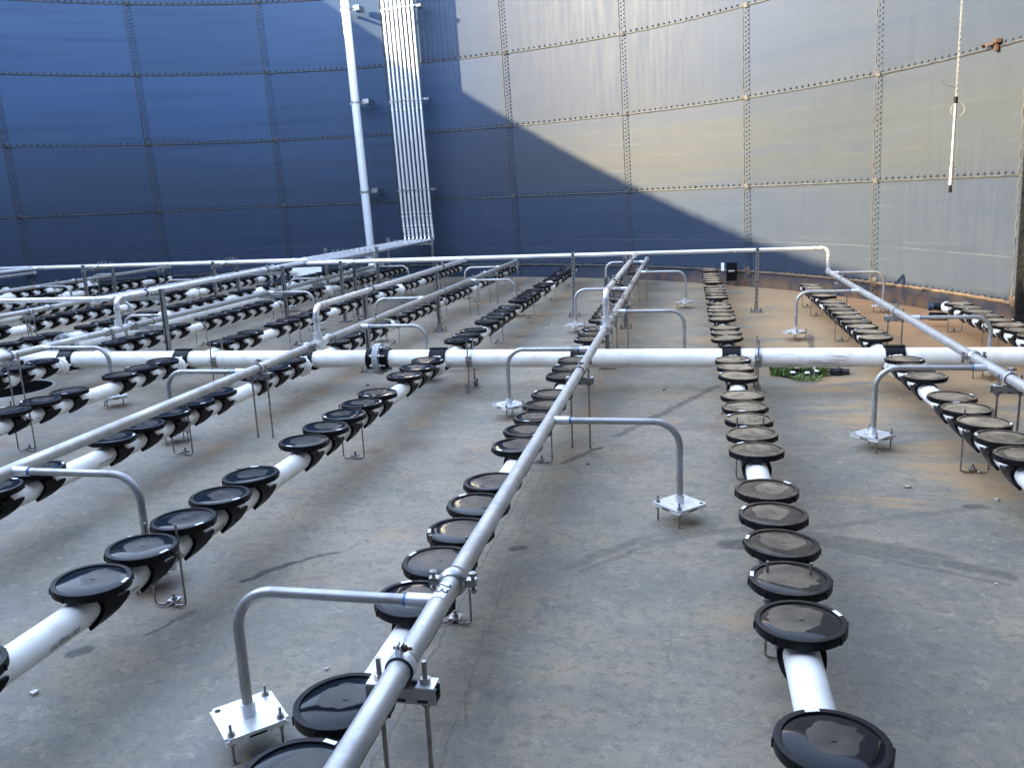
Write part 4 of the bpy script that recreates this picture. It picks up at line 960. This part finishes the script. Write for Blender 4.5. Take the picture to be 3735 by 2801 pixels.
# ------------------------------------------------------------------ single things on the wall and floor
t = thing('black_pipe', 'thick black vertical pipe cut off by the right edge', 'pipe', (3.335, 9.2, 0))
mb = MB(); mb.cyl((0, 0, 0.05), (KX*7, KY*7, 7.2), 0.150, 40); mb.build('pipe', M['darkpipe'], t)
mb = MB(); mb.lathe([(0.151, 0.14), (0.165, 0.145), (0.168, 0.16), (0.165, 0.19), (0.156, 0.195), (0.168, 0.20), (0.166, 0.225), (0.151, 0.23)], 40); mb.build('collar', M['black'], t)
mb = MB(); mb.lathe([(0.2, 0.0), (0.2, 0.03), (0.151, 0.03)], 36); mb.build('foot_flange', M['black'], t)

t = thing('hanging_probe', 'grey tube probe hanging on a twisted white rope near the right wall', 'probe', (2.54, 9.33, 0))
mb = MB()
for ph in (0, math.pi):
    mb.tube([(0.0065*math.cos(z*60+ph)-0.013*(z-2.5)*0.6, 0.0065*math.sin(z*60+ph), z) for z in [2.30+q*0.014 for q in range(360)]], 0.0042, 5)
mb.build('rope', M['rope'], t)
mb = MB(); mb.cyl((0.004, 0, 1.66), (0.0, 0, 2.33), 0.0135, 16); mb.cyl((0.004, 0, 1.535), (0.004, 0, 1.72), 0.019, 16); mb.build('tube', M['galv'], t)
mb = MB(); mb.cyl((0.004, 0, 1.475), (0.004, 0, 1.535), 0.013, 12); mb.cyl((0.004, 0, 1.462), (0.004, 0, 1.500), 0.017, 12); mb.cyl((0.0, 0, 2.31), (0.0, 0, 2.37), 0.019, 12); mb.build('end_fitting', M['black'], t)
mb = MB(); mb.tube([(0.022+0.062*math.cos(a), 0, 2.25+0.062*math.sin(a)) for a in [2*math.pi*q/28 for q in range(29)]], 0.0032, 6, False); mb.build('rope_loop', M['rope'], t)
mb = MB(); mb.tube([(-0.14, 0, 2.52), (-0.09, 0, 2.48), (0.0, 0, 2.455)], 0.004, 6); mb.cyl((-0.04, 0, 1.71), (0.05, 0, 1.71), 0.0035, 6); mb.cyl((-0.026, 0, 2.235), (0.026, 0, 2.235), 0.004, 6); mb.cyl((-0.026, 0, 2.29), (0.026, 0, 2.29), 0.004, 6); mb.build('cable_tie', M['rod'], t)

c = wp(R_(71.85), 2.985); nrm = Vector((CX-c.x, CY-c.y, 0)).normalized(); tv = Vector((nrm.y, -nrm.x, 0))
t = thing('rusty_bracket', 'small rusty iron lug on the wall seam at upper right', 'bracket', c)
mb = MB()
mb.box(tv*-0.0+nrm*0.05, (0.045, 0.14, 0.020), Matrix(((nrm.x, tv.x, 0), (nrm.y, tv.y, 0), (0, 0, 1))) ); mb.cyl(nrm*0.05+tv*0.10, nrm*0.10+tv*0.10, 0.016, 10); mb.box(nrm*0.03+tv*-0.06+Vector((0, 0, -0.04)), (0.03, 0.05, 0.07)); mb.box(nrm*0.04+tv*-0.09+Vector((0, 0, 0.02)), (0.05, 0.06, 0.04)); mb.build('lug', M['rust'], t)
# panel boards by the far wall
for (x, y, w, lab) in ((-7.95, 16.85, 0.62, 'white rectangular board standing at the far wall'), (-11.75, 14.75, 0.45, 'narrow white board lying by the far left wall')):
    th = math.atan2(x-CX, y-CY); t = thing('white_board', lab, 'board', (x, y, 0), None, -th)
    mb = MB(); mb.box((0, 0, 0.20), (w, 0.02, 0.24)); mb.build('sheet', M['pad'], t, smooth=False)
    mb = MB(); mb.box((-w/2+0.02, 0.0, 0.04), (0.03, 0.05, 0.08)); mb.box((w/2-0.02, 0.0, 0.04), (0.03, 0.05, 0.08)); mb.build('feet', M['rod'], t, smooth=False)

# drain with weeds
DX, DY = 0.945, 7.50
t = thing('floor_drain', 'round floor drain ringed by white-capped studs behind the header', 'drain', (DX, DY, 0))
mb = MB(); mb.lathe([(0.20, 0.001), (0.20, 0.012), (0.17, 0.014), (0.105, 0.016), (0.105, 0.002)], 36); mb.build('frame', M['pit'], t)
mb = MB(); mb.lathe([(0.088, 0.020), (0.098, 0.032), (0.104, 0.026), (0.104, 0.004)], 32); mb.cyl((0, 0, 0.002), (0, 0, 0.006), 0.10, 24); mb.build('throat', M['black'], t)
for q in range(8):
    a = 2*math.pi*(q+0.35)/8; x, y = 0.150*math.cos(a), 0.150*math.sin(a)*1.05
    mb = MB(); mb.cyl((x, y, 0.01), (x, y, 0.045), 0.015, 10); s_ = mb.build('stud', M['pit'], t)
    mb = MB(); mb.lathe([(0.023, 0.044), (0.024, 0.049), (0.018, 0.055), (0.0005, 0.056)], 12, (x, y, 0), cap0=True); mb.build('cap', M['pad'], s_)
def weed(loc, n_, spread, h, seed, lab):
    rg = random.Random(seed); mb = MB()
    for q in range(n_):
        a = rg.random()*6.283; rr = spread*math.sqrt(rg.random()); bx, by = rr*math.cos(a), rr*math.sin(a)
        hh = h*(0.35+0.65*rg.random()); ln = rg.uniform(0.2, 0.9)*hh; da = rg.random()*6.283; w = rg.uniform(0.003, 0.006)
        dx, dy = math.cos(da), math.sin(da); px, py = -dy*w, dx*w
        vs = []
        for f in (0, 0.4, 0.75, 1.0):
            ww = (1-f)**0.6; ox, oy, oz = bx+dx*ln*f*f, by+dy*ln*f*f, hh*(f-0.25*f*f*f)
            vs += [(ox-px*ww, oy-py*ww, oz), (ox+px*ww, oy+py*ww, oz+0.001)]
        mb.add(vs, [(0, 1, 3, 2), (2, 3, 5, 4), (4, 5, 7, 6)])
    o = mb.build('weed_clump', M['leaf'], None, loc); tag(o, lab, 'weeds', 'green weeds in the drain'); return o
weed((DX-0.16, DY-0.02, 0.004), 420, 0.09, 0.15, 1, 'bushy clump of green grass at left of the drain')
weed((DX+0.17, DY-0.05, 0.004), 150, 0.05, 0.17, 2, 'thin upright green weeds at right of the drain')
weed((DX+0.02, DY-0.19, 0.004), 260, 0.13, 0.05, 3, 'low green weeds along the near edge of the drain')
weed((DX+0.06, DY+0.12, 0.004), 80, 0.07, 0.12, 4, 'small green sprig behind the drain hole')
rg = random.Random(5); bm = bmesh.new(); bmesh.ops.create_icosphere(bm, subdivisions=3, radius=1)
for v in bm.verts:
    s_ = 0.65+0.7*abs(math.sin(v.co.x*5.1+1)*math.cos(v.co.y*6.3+v.co.z*4)); v.co = Vector((v.co.x*0.10*s_, v.co.y*0.065*s_, max(-0.1, v.co.z)*0.035*s_+0.018)); v.co.z = max(0.001, v.co.z)
me_ = bpy.data.meshes.new('rag'); bm.to_mesh(me_); bm.free(); me_.materials.append(M['rag'])
tag(place('rag', me_, None, (DX+0.31, DY+0.02, 0.0)), 'crumpled black rag on the floor right of the drain', 'rag')
# gravel bits
mb = MB(); rg = random.Random(11)
for q in range(95):
    x = rg.uniform(-3.0, 3.2); y = rg.uniform(1.0, 11.5); s_ = rg.uniform(0.003, 0.009) if rg.random() < 0.85 else rg.uniform(0.009, 0.013)
    if math.hypot(x-CX, y-CY) > RT-0.1: continue
    vs = [Vector((rg.uniform(.6, 1.2)*sx*s_, rg.uniform(.6, 1.2)*sy*s_, s_*sz*rg.uniform(.7, 1.2))) for sz in (0.05, 0.9) for sx, sy in ((-1, -1), (1, -1), (1, 1), (-1, 1))]
    rz = Matrix.Rotation(rg.random()*6.28, 3, 'Z')
    mb.add([rz @ v + Vector((x, y, 0.0005)) for v in vs], [(3, 2, 1, 0), (4, 5, 6, 7), (0, 1, 5, 4), (1, 2, 6, 5), (2, 3, 7, 6), (3, 0, 4, 7)], 0 if rg.random() < 0.72 else 1)
o = mb.build('gravel_bits', [M['stone'], M['pit']], smooth=False); o['kind'] = 'stuff'; tag(o, 'loose pale gravel bits scattered over the floor', 'gravel')
